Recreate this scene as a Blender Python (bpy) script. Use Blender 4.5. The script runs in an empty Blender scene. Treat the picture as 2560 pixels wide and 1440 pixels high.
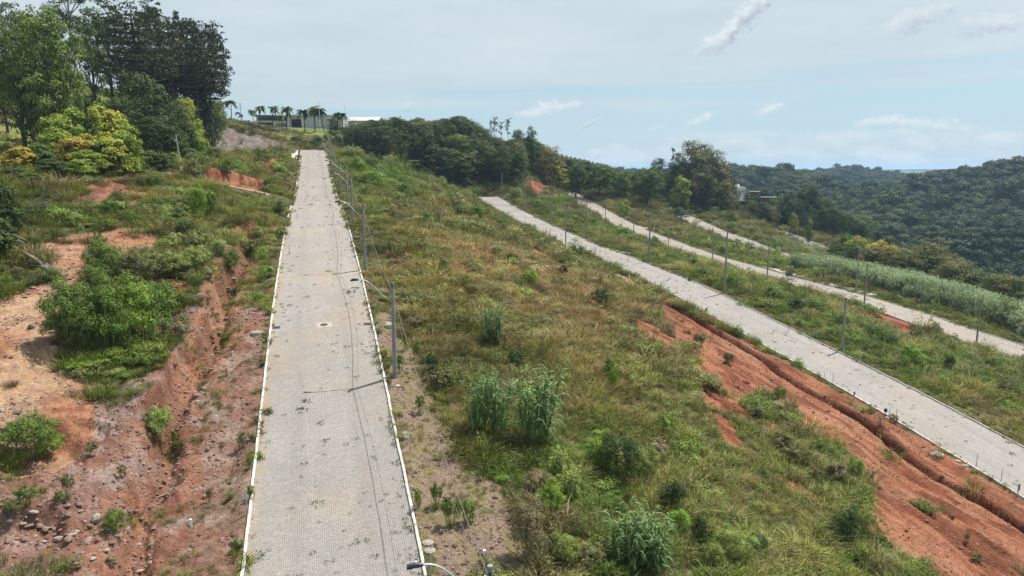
import bpy, math, random
import numpy as np
from mathutils import Vector, Matrix
SC = bpy.context.scene
COL = SC.collection
R = math.radians

# ------------------------------------------------------------------ camera
F = 1762.0                       # focal length in photograph pixels (2560 wide)
PITCH = R(9.5)
cam = bpy.data.objects.new('camera', bpy.data.cameras.new('camera'))
COL.objects.link(cam)
cam.data.sensor_width = 36.0
cam.data.lens = 36.0 * F / 2560
cam.data.clip_start = 0.5
cam.data.clip_end = 30000
cam.rotation_euler = (R(90) - PITCH, 0, 0)
SC.camera = cam

# ------------------------------------------------------------------ sun, sky, exposure
SUN = Vector((.352, .286, .891)).normalized()
sun_el = math.asin(SUN.z); sun_az = math.atan2(SUN.x, SUN.y)
sl = bpy.data.lights.new('sun', 'SUN'); sl.energy = 5.0; sl.angle = R(0.6); sl.color = (1.0, .955, .88)
so = bpy.data.objects.new('sun', sl); COL.objects.link(so)
so.rotation_euler = SUN.to_track_quat('Z', 'Y').to_euler()
world = bpy.data.worlds.new('World'); SC.world = world; world.use_nodes = True

def N(nt, typ, **kw):
    n = nt.nodes.new(typ)
    for k, v in kw.items():
        if k in ('ins',):
            for i, val in v.items(): n.inputs[i].default_value = val
        else: setattr(n, k, v)
    return n
def L(nt, a, b): nt.links.new(a, b)
def M(nt, op, a, b=None, c=None, clamp=False):
    n = nt.nodes.new('ShaderNodeMath'); n.operation = op; n.use_clamp = clamp
    for i, x in enumerate((a, b, c)):
        if x is None: continue
        if isinstance(x, (int, float)): n.inputs[i].default_value = x
        else: nt.links.new(x, n.inputs[i])
    return n.outputs[0]
def MIXC(nt, f, a, b, mode='MIX'):
    n = nt.nodes.new('ShaderNodeMix'); n.data_type = 'RGBA'; n.blend_type = mode
    for i, x in ((0, f), (6, a), (7, b)):
        if isinstance(x, (int, float)): n.inputs[i].default_value = x
        elif isinstance(x, tuple): n.inputs[i].default_value = (x[0], x[1], x[2], 1)
        else: nt.links.new(x, n.inputs[i])
    return n.outputs[2]
def RAMP(nt, f, stops):
    n = nt.nodes.new('ShaderNodeValToRGB')
    cr = n.color_ramp
    while len(cr.elements) < len(stops): cr.elements.new(.5)
    for e, (p, c) in zip(cr.elements, stops):
        e.position = p; e.color = (c, c, c, 1) if isinstance(c, (int, float)) else (c[0], c[1], c[2], 1)
    nt.links.new(f, n.inputs[0]); return n.outputs[0]
def NOISE(nt, vec, scale, detail=4, rough=.55, dist=0, out='Fac'):
    n = nt.nodes.new('ShaderNodeTexNoise')
    n.inputs['Scale'].default_value = scale; n.inputs['Detail'].default_value = detail
    n.inputs['Roughness'].default_value = rough; n.inputs['Distortion'].default_value = dist
    if vec is not None: nt.links.new(vec, n.inputs['Vector'])
    return n.outputs[out]

def ray(u, v):
    X = (u - 1280) / F; Y = (720 - v) / F; sp, cp = math.sin(PITCH), math.cos(PITCH)
    return np.array([X, cp + Y * sp, -sp + Y * cp])
def az_el(u, v):
    r = ray(u, v); return math.atan2(r[0], r[1]), math.atan2(r[2], math.hypot(r[0], r[1]))

def build_world():
    nt = world.node_tree; nt.nodes.clear()
    out = N(nt, 'ShaderNodeOutputWorld'); bg = N(nt, 'ShaderNodeBackground')
    sky = N(nt, 'ShaderNodeTexSky'); sky.sky_type = 'NISHITA'; sky.sun_disc = False
    sky.sun_elevation = sun_el; sky.sun_rotation = sun_az
    sky.air_density = 1.0; sky.dust_density = .6; sky.ozone_density = 1.2
    tc = N(nt, 'ShaderNodeTexCoord')
    sep = N(nt, 'ShaderNodeSeparateXYZ'); L(nt, tc.outputs['Generated'], sep.inputs[0])
    # azimuth / elevation of the direction
    az = M(nt, 'ARCTAN2', sep.outputs[0], sep.outputs[1])
    el = M(nt, 'ARCSINE', M(nt, 'MINIMUM', M(nt, 'MAXIMUM', sep.outputs[2], -1), 1))
    def vec(sx, sy, ox=0, oy=0):
        c = N(nt, 'ShaderNodeCombineXYZ')
        L(nt, M(nt, 'MULTIPLY_ADD', az, sx, ox), c.inputs[0]); L(nt, M(nt, 'MULTIPLY_ADD', el, sy, oy), c.inputs[1])
        return c.outputs[0]
    elp = M(nt, 'MAXIMUM', el, 0)
    # high thin veil: solid above about 6 degrees, streaky edges
    streak = NOISE(nt, vec(1.7, 52, 3), 1.0, 6, .62)
    tilt = M(nt, 'MULTIPLY_ADD', az, -.035, el)
    veil = M(nt, 'ADD', M(nt, 'MULTIPLY', M(nt, 'SUBTRACT', tilt, .094), 20), M(nt, 'MULTIPLY', M(nt, 'SUBTRACT', streak, .5), 3.6))
    veil = RAMP(nt, M(nt, 'ADD', veil, .3, clamp=True), [(0, .30), (.5, .78), (1, .97)])
    fine = NOISE(nt, vec(3, 20, 9, 5), 1.6, 6, .6)
    big = NOISE(nt, vec(1.2, 5, 4, 2), 1.5, 3, .5)
    veilc = MIXC(nt, RAMP(nt, M(nt, 'ADD', M(nt, 'MULTIPLY', fine, .5), M(nt, 'MULTIPLY', big, .5)), [(.35, 0), (.68, 1)]), (.57, .68, .745), (.70, .79, .835))
    # clear blue below the veil (the sky texture, lifted by haze)
    skyc = N(nt, 'ShaderNodeVectorMath'); skyc.operation = 'SCALE'; skyc.inputs[3].default_value = .115
    L(nt, sky.outputs[0], skyc.inputs[0])
    blue = MIXC(nt, .62, skyc.outputs[0], (.42, .70, .83))
    # horizon whitening
    hor = RAMP(nt, M(nt, 'MULTIPLY', elp, 7.0, clamp=True), [(0, .75), (.25, .45), (.7, .0)])
    blue = MIXC(nt, hor, blue, (.54, .68, .76))
    c = MIXC(nt, veil, blue, veilc)
    # low cumulus bank near the horizon
    bank = NOISE(nt, vec(16, 34, 1.3, 7), 1.0, 7, .62)
    bank2 = NOISE(nt, vec(5, 9, 7.3, 1), 1.0, 2, .5)
    bf = M(nt, 'ADD', M(nt, 'MULTIPLY', bank, .9), M(nt, 'MULTIPLY', M(nt, 'SUBTRACT', bank2, .5), .55))
    be = RAMP(nt, M(nt, 'MULTIPLY', elp, 8.0, clamp=True), [(0, .55), (.12, 1), (.42, .55), (.72, 0)])
    bm = RAMP(nt, M(nt, 'MULTIPLY', bf, be), [(.33, 0), (.40, 1)])
    bcol = MIXC(nt, RAMP(nt, bank, [(.42, 0), (.62, 1)]), (.56, .66, .73), (.76, .83, .86))
    c = MIXC(nt, M(nt, 'MULTIPLY', bm, .72), c, bcol)
    # single clouds at their places in the sky: (pixel u, v, half width, half height, slant, strength, dark underside)
    spots = [(1858, 48, 80, 40, -.85, 1.0, 1.0), (1800, 98, 50, 28, -.6, .6, .8), (1760, 120, 36, 18, -.8, .4, .8), (2290, 45, 70, 30, -.3, .6, 1.0), (2480, 60, 75, 28, 0, .6, .9),
             (1352, 276, 70, 20, -.25, .95, .25), (1430, 262, 30, 10, -.3, .6, .1), (1480, 305, 34, 8, -.5, .6, 1), (1745, 296, 42, 11, -.35, .95, .2),
             (1925, 272, 36, 12, -.25, .95, .2), (2200, 300, 70, 12, -.22, .8, .2), (2320, 312, 110, 18, .1, .75, .35), (1850, 340, 120, 14, 0, .4, .3), (2120, 340, 150, 18, 0, .45, .4), (1640, 320, 26, 8, -.3, .55, .2), (1020, 268, 16, 16, -.3, .4, .9)]
    warp = NOISE(nt, vec(38, 38, 2), 1.0, 4, .55, out='Color'); rag = NOISE(nt, vec(85, 110, 6, 1), 1.0, 6, .65); rag2 = NOISE(nt, vec(60, 85, 3.2, 4.4), 1.0, 5, .6)
    ws = N(nt, 'ShaderNodeSeparateColor'); L(nt, warp, ws.inputs[0])
    for (u, v, hw, hh, sl_, st, dk) in spots:
        a0, e0 = az_el(u, v); kw = hw / F; kh = hh / F
        da = M(nt, 'ADD', M(nt, 'SUBTRACT', az, a0), M(nt, 'MULTIPLY', M(nt, 'SUBTRACT', ws.outputs[0], .5), kw * .9))
        de = M(nt, 'ADD', M(nt, 'SUBTRACT', el, e0), M(nt, 'MULTIPLY', M(nt, 'SUBTRACT', ws.outputs[1], .5), kh * 1.4))
        de2 = M(nt, 'ADD', de, M(nt, 'MULTIPLY', da, sl_))
        q = M(nt, 'ADD', M(nt, 'POWER', M(nt, 'ABSOLUTE', M(nt, 'DIVIDE', da, kw)), 2), M(nt, 'POWER', M(nt, 'ABSOLUTE', M(nt, 'DIVIDE', de2, kh)), 2))
        g = RAMP(nt, M(nt, 'ADD', M(nt, 'MULTIPLY', M(nt, 'SUBTRACT', 1.0, q), .55), M(nt, 'MULTIPLY', M(nt, 'SUBTRACT', rag, .5), 2.2), clamp=True), [(.05, 0), (.55, st * .85)])
        low = M(nt, 'ADD', M(nt, 'MULTIPLY_ADD', M(nt, 'DIVIDE', de2, kh), -1.5, .2), M(nt, 'MULTIPLY', M(nt, 'SUBTRACT', rag2, .5), 2.0), clamp=True)
        cc = MIXC(nt, M(nt, 'MULTIPLY', low, dk), (.80, .86, .885), (.42, .48, .59))
        c = MIXC(nt, g, c, cc)
    # below the horizon the air goes on
    L(nt, c, bg.inputs[0]); bg.inputs[1].default_value = .615
    L(nt, bg.outputs[0], out.inputs[0])
build_world()
SC.view_settings.view_transform = 'Standard'; SC.view_settings.look = 'None'
SC.view_settings.exposure = .70; SC.view_settings.gamma = 1
SC.render.engine = 'CYCLES'
SC.cycles.max_bounces = 6; SC.cycles.transparent_max_bounces = 6; SC.cycles.volume_bounces = 0

# ------------------------------------------------------------------ numpy noise
def _h(ix, iy, seed):
    n = (ix.astype(np.int64) * 374761393 + iy.astype(np.int64) * 668265263 + seed * 1274126177) & 0xffffffff
    n = ((n ^ (n >> 13)) * 1274126177) & 0xffffffff
    return ((n ^ (n >> 16)) & 0xffff) / 65535.0
def vn(x, y, seed=0):
    x = np.asarray(x, float); y = np.asarray(y, float)
    ix = np.floor(x); iy = np.floor(y); fx = x - ix; fy = y - iy
    fx = fx * fx * fx * (fx * (fx * 6 - 15) + 10); fy = fy * fy * fy * (fy * (fy * 6 - 15) + 10)
    a = _h(ix, iy, seed); b = _h(ix + 1, iy, seed); c = _h(ix, iy + 1, seed); d = _h(ix + 1, iy + 1, seed)
    return (a + (b - a) * fx) * (1 - fy) + (c + (d - c) * fx) * fy
def fbm(x, y, seed=0, oct=4, g=.5):
    t = 0; w = 1; tot = 0
    for i in range(oct):
        t = t + w * vn(x * 2 ** i + 17.3 * i, y * 2 ** i - 9.1 * i, seed + i); tot += w; w *= g
    return t / tot
def sstep(a, b, x):
    t = np.clip((x - a) / (b - a), 0, 1); return t * t * (3 - 2 * t)

# ------------------------------------------------------------------ plan: s runs up the streets, a runs across them (metres)
DX, DY = -.267, .9637
def sa2xy(s, a): return s * DX + a * DY, s * DY - a * DX
def xy2sa(x, y): return x * DX + y * DY, x * DY - y * DX
PROF = {
 1: ([0, 20, 31, 49, 59, 74, 90, 100, 118, 128, 145, 167, 209, 252, 262], [-24.8, -20.9, -18.5, -14.7, -12.6, -10.4, -8.5, -7.4, -6.2, -5.8, -5.3, -3.3, 1.6, 6.7, 7.4]),
 2: ([0, 20, 42, 50, 60, 72, 80, 91, 101, 115, 130, 142, 152, 164, 182, 200, 214, 230, 250, 262], [-33.5, -30.2, -27.0, -25.9, -24.6, -23.3, -22.5, -21.4, -20.3, -19.2, -18.5, -17.9, -17.8, -16.9, -15.8, -14.6, -13.2, -11.8, -9.6, -8.6]),
 3: ([0, 50, 87, 98, 108, 125, 135, 150, 165, 180, 203, 228, 248, 276, 300, 306], [-34.5, -31.5, -28.7, -28.0, -27.1, -26.3, -26.1, -25.7, -25.1, -24.6, -22.9, -20.9, -18.0, -13.6, -9.8, -9.2]),
 4: ([100, 160, 190, 206, 217, 230, 241, 251, 277, 290], [-34, -31.4, -30.3, -29.6, -28.9, -27.2, -25.8, -25.0, -20.6, -19.5]),
 5: ([200, 246, 254, 271, 285], [-37, -33.3, -31.6, -28.8, -27.2]),
}
CEN = {1: 0.1, 2: 60, 3: 108, 4: 156, 5: 204}
RNG = {1: (14, 252), 2: (14, 250), 3: (40, 301), 4: (170, 288), 5: (225, 280)}
def zroad(k, s):
    xs, ys = PROF[k]
    s = np.asarray(s, float)
    o = 0
    for d, w in ((-4, .2), (-2, .2), (0, .2), (2, .2), (4, .2)): o = o + w * np.interp(s + d, xs, ys)
    return o

def px_s(u, v, s0):            # ground point seen at a pixel when its s is known
    r = ray(u, v); s, a = xy2sa(r[0], r[1]); t = s0 / s
    return s0, a * t, r[2] * t
def px_y(u, v, Y):             # ... when its forward distance is known
    r = ray(u, v); t = Y / r[1]; s, a = xy2sa(r[0] * t, Y); return s, a, r[2] * t

CP = []
for k, sts in ((1, (0, 20, 31, 49, 59, 74, 90, 100, 118, 130, 145, 167, 188, 209, 230, 252)), (2, (0, 20, 42, 60, 80, 101, 120, 142, 164, 182, 200, 214, 230, 250)),
               (3, (50, 87, 108, 130, 150, 170, 190, 210, 228, 248, 262, 276, 300)), (4, (100, 160, 190, 206, 220, 235, 251, 277)), (5, (200, 246, 254, 271))):
    for s in sts:
        z = float(zroad(k, s)); CP += [(s, CEN[k] - 4.3, z), (s, CEN[k] + 4.3, z)]
CP += [(0, 30, -29), (0, -20, -20), (0, -50, -13)]
for s in (10, 25, 40, 55, 70, 85, 100, 115):
    g = .1 + .12 * min(1, max(0, (s - 60) / 60.))
    CP.append((s, -9.5, float(zroad(1, s)) + .1))
    for a in (-13, -20, -28): CP.append((s, a, float(zroad(1, s)) + 1.5 + g * (-a - 8)))
CP += [(131, -8.6, -3.9), (131, -15, -2.5), (131, -21.8, -.7), (131, -32, 1.4), (145, -15, -2.2), (150, -25, .6), (165, -15, -.9), (170, -30, 2.2), (190, -16, 1.4), (190, -32, 3.6), (215, -16, 3.8), (212, -34, 5)]
CP += [px_s(600, 384, 236), px_s(520, 396, 225), px_s(690, 371, 250), px_s(545, 312, 252), px_s(620, 328, 264), px_s(690, 346, 264), px_s(500, 330, 240)]
CP += [px_y(700, 326, 300), px_y(800, 332, 296), px_y(620, 311, 306), px_y(900, 335, 312), px_y(640, 311, 326), px_y(860, 322, 330), px_y(760, 374, 262), px_y(700, 372, 262), px_y(830, 368, 268), px_y(760, 345, 276), px_y(840, 348, 282), px_y(930, 322, 345), px_y(700, 308, 360), px_y(560, 345, 430), px_y(700, 345, 430), px_y(850, 350, 430), px_y(400, 340, 420), px_y(1000, 350, 430), px_y(560, 300, 330)]
CP += [px_y(280, 268, 190), px_y(100, 262, 170), px_y(80, 238, 178), px_y(60, 345, 128), px_y(30, 292, 150), px_y(200, 300, 165), px_y(420, 300, 215), px_y(-200, 250, 150), px_y(-100, 420, 90), px_y(150, 440, 108), px_y(300, 440, 112), px_y(350, 235, 260), px_y(-300, 600, 60)]
CP += [(262, 12, 4.8), (260, 25, 1.2), (258, 40, -3.6), (262, 52, -7.2), (240, 30, -1.0), (240, 15, 3.4), (225, 30, -2.4), (200, 30, -5.4), (170, 30, -8.3), (150, 30, -10.6), (130, 30, -12.2), (110, 30, -13.2), (90, 30, -14.4), (70, 30, -16.6), (50, 30, -19.6), (35, 30, -22), (20, 30, -25.2)]
CP += [px_y(1000, 352, 292), px_y(1100, 345, 305), px_y(1180, 370, 310), px_y(1250, 410, 300), px_y(1300, 474, 262), px_y(1340, 462, 276), px_y(1300, 385, 350), px_y(1240, 350, 400), px_y(1120, 325, 360)]
CP += [px_y(1350, 392, 420), px_y(1450, 408, 440), px_y(1560, 433, 460), px_y(1330, 375, 470), px_y(1430, 396, 490), px_y(1560, 424, 520), px_y(1640, 445, 520), px_y(1250, 340, 460), px_y(1400, 455, 320), px_y(1480, 470, 330), px_y(1560, 482, 338), px_y(1650, 498, 345)]
CP += [px_y(1440, 476, 304), px_y(1560, 495, 310), px_y(1680, 522, 318), px_y(1740, 520, 340), px_y(1860, 495, 385), px_y(1920, 510, 380), px_y(1800, 480, 420), px_y(1995, 538, 366), px_y(1940, 578, 322), px_y(2060, 560, 350), px_y(2130, 598, 335), px_y(2260, 640, 320), px_y(1900, 560, 318), px_y(1850, 545, 312)]
CP += [(100, 120, -28.8), (60, 122, -32.5), (140, 122, -27.2), (180, 122, -25.8), (100, 135, -32), (60, 140, -38), (140, 138, -29), (170, 140, -28.4), (130, 155, -33), (100, 165, -40), (60, 175, -50), (130, 185, -41), (170, 185, -35), (200, 225, -41), (120, 240, -58), (230, 250, -45), (200, 300, -66), (100, 320, -78), (300, 320, -58), (330, 230, -38), (30, 90, -34), (0, 60, -34)]
CP = np.array(CP)
def mq_fit(P, V, c, lam=1e-3):
    D = np.sqrt(((P[:, None] - P[None]) ** 2).sum(-1) + c * c)
    n = len(P); A = np.zeros((n + 3, n + 3)); A[:n, :n] = D - np.eye(n) * lam * 10
    Q = np.c_[np.ones(n), P]; A[:n, n:] = Q; A[n:, :n] = Q.T
    w = np.linalg.lstsq(A, np.r_[V, 0, 0, 0], rcond=None)[0]
    return P, w, c
def mq_eval(m, X):
    P, w, c = m; out = np.empty(len(X))
    for i in range(0, len(X), 40000):
        x = X[i:i + 40000].astype(np.float32)
        D = (x[:, 0, None] - P[None, :, 0].astype(np.float32)) ** 2 + (x[:, 1, None] - P[None, :, 1].astype(np.float32)) ** 2
        out[i:i + 40000] = np.sqrt(D + np.float32(c * c)) @ w[:-3].astype(np.float32) + w[-3] + x @ w[-2:]
    return out
_m = CP[:, 0] * 0
for i in range(len(CP)):       # drop doubled points
    if i and np.min(np.hypot(CP[:i, 0] - CP[i, 0], CP[:i, 1] - CP[i, 1])) < 2.0: _m[i] = 1
CP = CP[_m == 0]
NEAR = mq_fit(CP[:, :2], CP[:, 2], 4.0, lam=.02)

# far country: tangent of the elevation angle as a function of (azimuth, log distance)
FP = []
def far(u, v, r):
    a, e = az_el(u, v); FP.append((a * 2.2, math.log(r), math.tan(e)))
def farz(u, r, z):
    a, e = az_el(u, 430); FP.append((a * 2.2, math.log(r), z / r))
for q in [(1820, 436, 950), (1900, 438, 950), (2000, 446, 900), (2090, 478, 800), (2150, 512, 740), (2000, 486, 720), (1900, 480, 760), (1750, 437, 1000),
          (2500, 427, 820), (2560, 422, 800), (2700, 418, 800), (2400, 446, 850), (2320, 466, 850), (2200, 492, 800), (2400, 520, 660), (2560, 560, 600), (2300, 560, 610), (2560, 690, 450), (2400, 650, 470), (2200, 590, 540), (2700, 660, 450), (2150, 560, 600),
          (2050, 441, 1500), (2120, 428, 1500), (2200, 446, 1450), (2290, 461, 1350), (2220, 472, 1250), (2380, 463, 1500), (1650, 438, 1500), (1560, 440, 1500), (1750, 436, 1800)]: far(*q)
for q in [(1820, 520, -62), (2000, 450, -75), (2150, 430, -82), (2350, 400, -84), (2560, 380, -80), (2750, 380, -80), (1900, 1250, -40), (2050, 1150, -50), (2500, 1150, -30), (2700, 1150, -30), (2250, 1050, -70), (1650, 800, -30), (1500, 800, -15)]: farz(*q)
for u in (-400, 0, 400, 800, 1200): farz(u, 700, 4); farz(u, 540, 12 if u < 900 else 6)
for u in range(-600, 3200, 200):
    farz(u, 2400, -45); farz(u, 4500, -2 if u > 2150 and u < 2500 else -34); farz(u, 9000, -75)
    farz(u, 2400 * 1.4, -60)
for u in range(-1200, 3700, 140):
    a = math.atan2(u - 1280, F)
    for r_ in (380, 420):
        x, y = r_ * math.sin(a), r_ * math.cos(a); s, q = xy2sa(x, y)
        if u > 1850 and r_ == 420: continue
        FP.append((a * 2.2, math.log(r_), float(mq_eval(NEAR, np.array([[s, q]]))[0]) / r_))
FP = np.array(FP)
FARM = mq_fit(FP[:, :2], FP[:, 2], .04, lam=.0005)

# ---- polylines given as ground pixels are turned into plan coordinates once the base surface is known
def base_h(x, y):
    s, a = xy2sa(x, y); r = np.hypot(x, y)
    z1 = mq_eval(NEAR, np.c_[np.ravel(s), np.ravel(a)]).reshape(np.shape(s))
    if np.max(r) < 320: return z1
    z2 = mq_eval(FARM, np.c_[np.ravel(np.arctan2(x, y)) * 2.2, np.log(np.ravel(r))]).reshape(np.shape(s)) * r
    w = sstep(385, 470, r); return z1 * (1 - w) + z2 * w

LR0, LR1, LR2 = math.log(16.), math.log(360.), math.log(9500.)
lr = np.r_[np.linspace(LR0, LR1, 820)[:-1], np.linspace(LR1, LR2, 150)]
# finer rows where the photograph looks
TH = np.linspace(R(-48), R(50), 680)
TT, LL = np.meshgrid(TH, lr); RR = np.exp(LL)
GX = RR * np.sin(TT); GY = RR * np.cos(TT)
BZ = base_h(GX, GY)
GS, GA = xy2sa(GX, GY)

def seg_dist(S, A, pts):       # distance to a polyline and arclength along it
    best = np.full(S.shape, 1e9); tb = np.zeros(S.shape); sgn = np.zeros(S.shape); acc = 0
    for (s0, a0), (s1, a1) in zip(pts[:-1], pts[1:]):
        ds, da = s1 - s0, a1 - a0; ln = math.hypot(ds, da) + 1e-9
        t = np.clip(((S - s0) * ds + (A - a0) * da) / ln ** 2, 0, 1)
        d = np.hypot(S - s0 - t * ds, A - a0 - t * da); m = d < best
        best = np.where(m, d, best); tb = np.where(m, acc + t * ln, tb)
        sgn = np.where(m, np.sign((S - s0) * da - (A - a0) * ds), sgn); acc += ln
    return best, tb, sgn
GRID = BZ
def _look(G, x, y):
    x = np.asarray(x, float); y = np.asarray(y, float)
    th = np.arctan2(x, y); l = np.log(np.maximum(np.hypot(x, y), 16.01))
    fi = np.clip((th - TH[0]) / (TH[1] - TH[0]), 0, len(TH) - 1.001); fj = np.clip(np.interp(l, lr, np.arange(len(lr))), 0, len(lr) - 1.001)
    i = fi.astype(int); j = fj.astype(int); u = fi - i; v = fj - j
    return (G[j, i] * (1 - u) + G[j, i + 1] * u) * (1 - v) + (G[j + 1, i] * (1 - u) + G[j + 1, i + 1] * u) * v
def hit(u, v, G=None, tmin=20., tmax=5000.):    # first ground point on the ray of a pixel
    G = GRID if G is None else G
    r = ray(u, v); t = np.exp(np.linspace(math.log(tmin), math.log(tmax), 1600))
    d = r[2] * t - _look(G, r[0] * t, r[1] * t)
    k = np.where((d[:-1] > 0) & (d[1:] <= 0))[0]
    if len(k) == 0: return None
    k = k[0]; tt = t[k] + (t[k + 1] - t[k]) * d[k] / (d[k] - d[k + 1])
    return r[0] * tt, r[1] * tt
def hsa(u, v, **k):
    q = hit(u, v, **k)
    return (300, 0) if q is None else xy2sa(*q)

TRENCH = [hsa(*p) for p in [(1560, 700), (1612, 735), (1678, 766), (1725, 788), (1772, 819), (1834, 857), (1910, 900), (1955, 934), (2022, 975), (2097, 1020), (2176, 1072), (2266, 1140), (2360, 1200), (2435, 1245), (2510, 1290), (2570, 1326), (2660, 1390)]]
GULLY = [(26, -8.9), (32.8, -8.7), (36.5, -9.1), (40, -8.6), (44.7, -9.0), (50, -8.7), (55.9, -7.9), (61.5, -7.8), (67, -8.2), (74, -7.9), (82, -7.6), (92, -8)]
SCARP1 = [hsa(*p) for p in [(500, 447), (560, 452), (620, 466), (665, 478)]]       # red bank above the left cross street
SCARP2 = [hsa(*p) for p in [(690, 410), (668, 430), (655, 452)]]
SCARP3 = [hsa(*p) for p in [(650, 515), (645, 545), (632, 580)]]

def detail(S, A, Z, X, Y):
    r = np.hypot(X, Y)
    nz = (fbm(X / 7, Y / 7, 3, 4) - .5) * .9 + (fbm(X / 1.3, Y / 1.3, 11, 3) - .5) * .16
    amp = np.ones_like(Z)
    for k, c in CEN.items():
        s0, s1 = RNG[k]
        d = np.abs(A - c); inr = sstep(s0 - 6, s0, S) * (1 - sstep(s1, s1 + 6, S))
        amp = np.minimum(amp, 1 - inr * (1 - sstep(4.6, 9, d)))
    amp *= (1 - .85 * sstep(126, 128, S) * (1 - sstep(136, 139, S)) * (A < 4) * (A > -26))
    Z = Z + nz * amp * (1 + 2.5 * sstep(150, 400, r))
    near = 1 - sstep(120, 200, r)
    # erosion gully and cut bank left of the first street
    d, t, sg = seg_dist(S, A, GULLY)
    wob = (fbm(S / 2.0, A / 2.0, 21, 4) - .5) * 2.0
    dd = np.abs(A + 8.5 - (d * 0) ) * 0 + d + wob * .55
    fade = sstep(24, 28, S) * (1 - sstep(90, 100, S))
    wob2 = (fbm(S / .7, A / .7, 23, 3) - .5)
    Z = Z - 1.0 * np.exp(-((dd + wob2 * .5) / .58) ** 2) * fade * (.6 + .8 * fbm(S / 4, A * 0 + 3, 5, 2))
    left = (A < -8.6)
    bank = sstep(.75, 1.15, d + wob * .55 + wob2 * .5) * left
    Z = Z + (bank - sstep(1.2, 4.5, d) * left) * 1.15 * fade * (.30 + .70 * sstep(40, 47, S))
    Z = Z + left * fade * near * (np.abs(fbm(S / 3.2, A / 3.2, 31, 4) - .5) * .9 - .08)
    rough = np.maximum(np.maximum(Z_PINK(S, A), Z_VERGE(S, A) * .35), left * fade * .8 * (1 - sstep(3.5, 6, d)))
    Z = Z + rough * ((fbm(S / .55, A / .55, 33, 3) - .5) * .30 - np.exp(-((fbm(S / 1.5, A / 1.5, 34, 3) - .5) / .025) ** 2) * .16)
    # hollow with a red scarp at the left edge
    for (u, v, rad, dep) in ((80, 1110, 2.6, .9), (190, 1080, 1.5, .5), (60, 1330, 1.6, .6), (300, 1250, 1.2, .45), (120, 900, 1.6, .5)):
        s0, a0 = hs_cache(u, v); q = np.hypot(S - s0, A - a0) + wob * .5
        Z = Z - dep * (1 - sstep(rad * .65, rad, q))
    # trench along the second street, with spoil on its near lip
    d, t, sg = seg_dist(S, A, TRENCH)
    wv = (fbm(S / 1.6, A / 1.6, 41, 3) - .5)
    tf = sstep(2, 14, t)
    w3 = (fbm(S / .45, A / .45, 43, 3) - .5)
    Z = Z - (1.35 * (1 - sstep(.20, .60, d + wv * .55 + w3 * .35))) * tf * (.75 + .5 * fbm(S / 1.2, A / 1.2, 44, 2)) * (.7 + .6 * fbm(S / 5, A * 0, 6, 2))
    Z = Z + .22 * np.exp(-((d - 1.05) / .4) ** 2) * tf * (.4 + wv + .5)
    Z = Z - .32 * np.exp(-d / 9.0) * (sg < 0) * tf * (d > .1) + .12 * (sg > 0) * np.exp(-d / 1.5) * tf
    # rills running down the bare red slope
    red = SOILRED(S, A)
    AW = A + .10 * S + (fbm(S / 7, A / 7, 52, 3) - .5) * 3.0
    rl = np.abs(fbm(AW / 1.0, S / 9.0, 51, 3) - .5) * 2; rl2 = np.abs(fbm(AW / .42, S / 4.0, 55, 2) - .5) * 2
    below = sstep(1.0, 2.4, d)
    Z = Z - red * (.34 * np.exp(-(rl / .13) ** 2) + .14 * np.exp(-(rl2 / .16) ** 2)) * below + red * (fbm(AW / 2.0, S / 7, 58, 3) - .5) * .5 * below
    for P, h in ((SCARP1, 1.9), (SCARP2, 1.5), (SCARP3, 1.3)):
        d, t, sg = seg_dist(S, A, P); w = (fbm(S / 1.5, A / 1.5, 61, 3) - .5)
        Z = Z + h * np.exp(-((d + w) / 1.5) ** 4) * sstep(0, 2, t)
    # mound of red soil beside the third street, and rubble mound at the head of the second
    s0, a0 = hs_cache(2235, 815); Z = Z + 1.0 * np.exp(-(((S - s0) / 5) ** 2 + ((A - a0) / 2.2) ** 2) ** 2)
    s0, a0 = hs_cache(1340, 470); Z = Z + 1.3 * np.exp(-(((S - s0) / 8) ** 2 + ((A - a0) / 7) ** 2)) * (.6 + fbm(S / 2, A / 2, 77, 3))
    # keep the ground just under every pavement
    for k, c in CEN.items():
        s0, s1 = RNG[k]
        m = sstep(s0 - 1, s0, S) * (1 - sstep(s1, s1 + .8, S))
        d = np.abs(A - c); zr = zroad(k, S)
        w = (1 - sstep(4.25, 6.2 if k != 1 else 5.6, d)) * m
        Z = Z * (1 - w) + (zr - .02 - .16 * (1 - sstep(4.0, 4.22, d))) * w
    # left cross street bench
    m = (1 - sstep(2.6, 4.6, np.abs(S - 131.5))) * (A < -4) * sstep(-26, -24, A)
    zc = np.interp(A, [-21.8, -15, -8.6, -4], [-.7, -2.5, -3.95, -5.0])
    Z = Z * (1 - m) + (zc - .12) * m
    m = (1 - sstep(2.6, 4.6, np.abs(S - 129.5))) * (A > 4) * (A < 12)
    Z = Z * (1 - m) + (-5.75 - .1 * (A - 4) - .12) * m
    for s0, k, a0, a1, z1, hw in ((146, 2, 64, 70, -18.9, 2.6), (129, 3, 104, 99, -25.4, 2.6), (232, 3, 112, 119, -20.9, 3.0)):
        m = (1 - sstep(hw, hw + 2, np.abs(S - s0))) * ((A - a0) * np.sign(a1 - a0) > 0) * ((A - a1) * np.sign(a1 - a0) < 0)
        zc = zroad(k, s0) + (z1 - zroad(k, s0)) * (A - a0) / (a1 - a0); Z = Z * (1 - m) + (zc - .12) * m
    m = (1 - sstep(3.2, 5.0, np.abs(S - 149))) * (A > 42) * (A < 56)
    Z = Z * (1 - m) + (np.interp(A, [42, 56], [-15.4, -17.85]) - .14) * m
    return Z
_hc = {}
def hs_cache(u, v):
    if (u, v) not in _hc: _hc[(u, v)] = hsa(u, v, G=BZ)
    return _hc[(u, v)]
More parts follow.
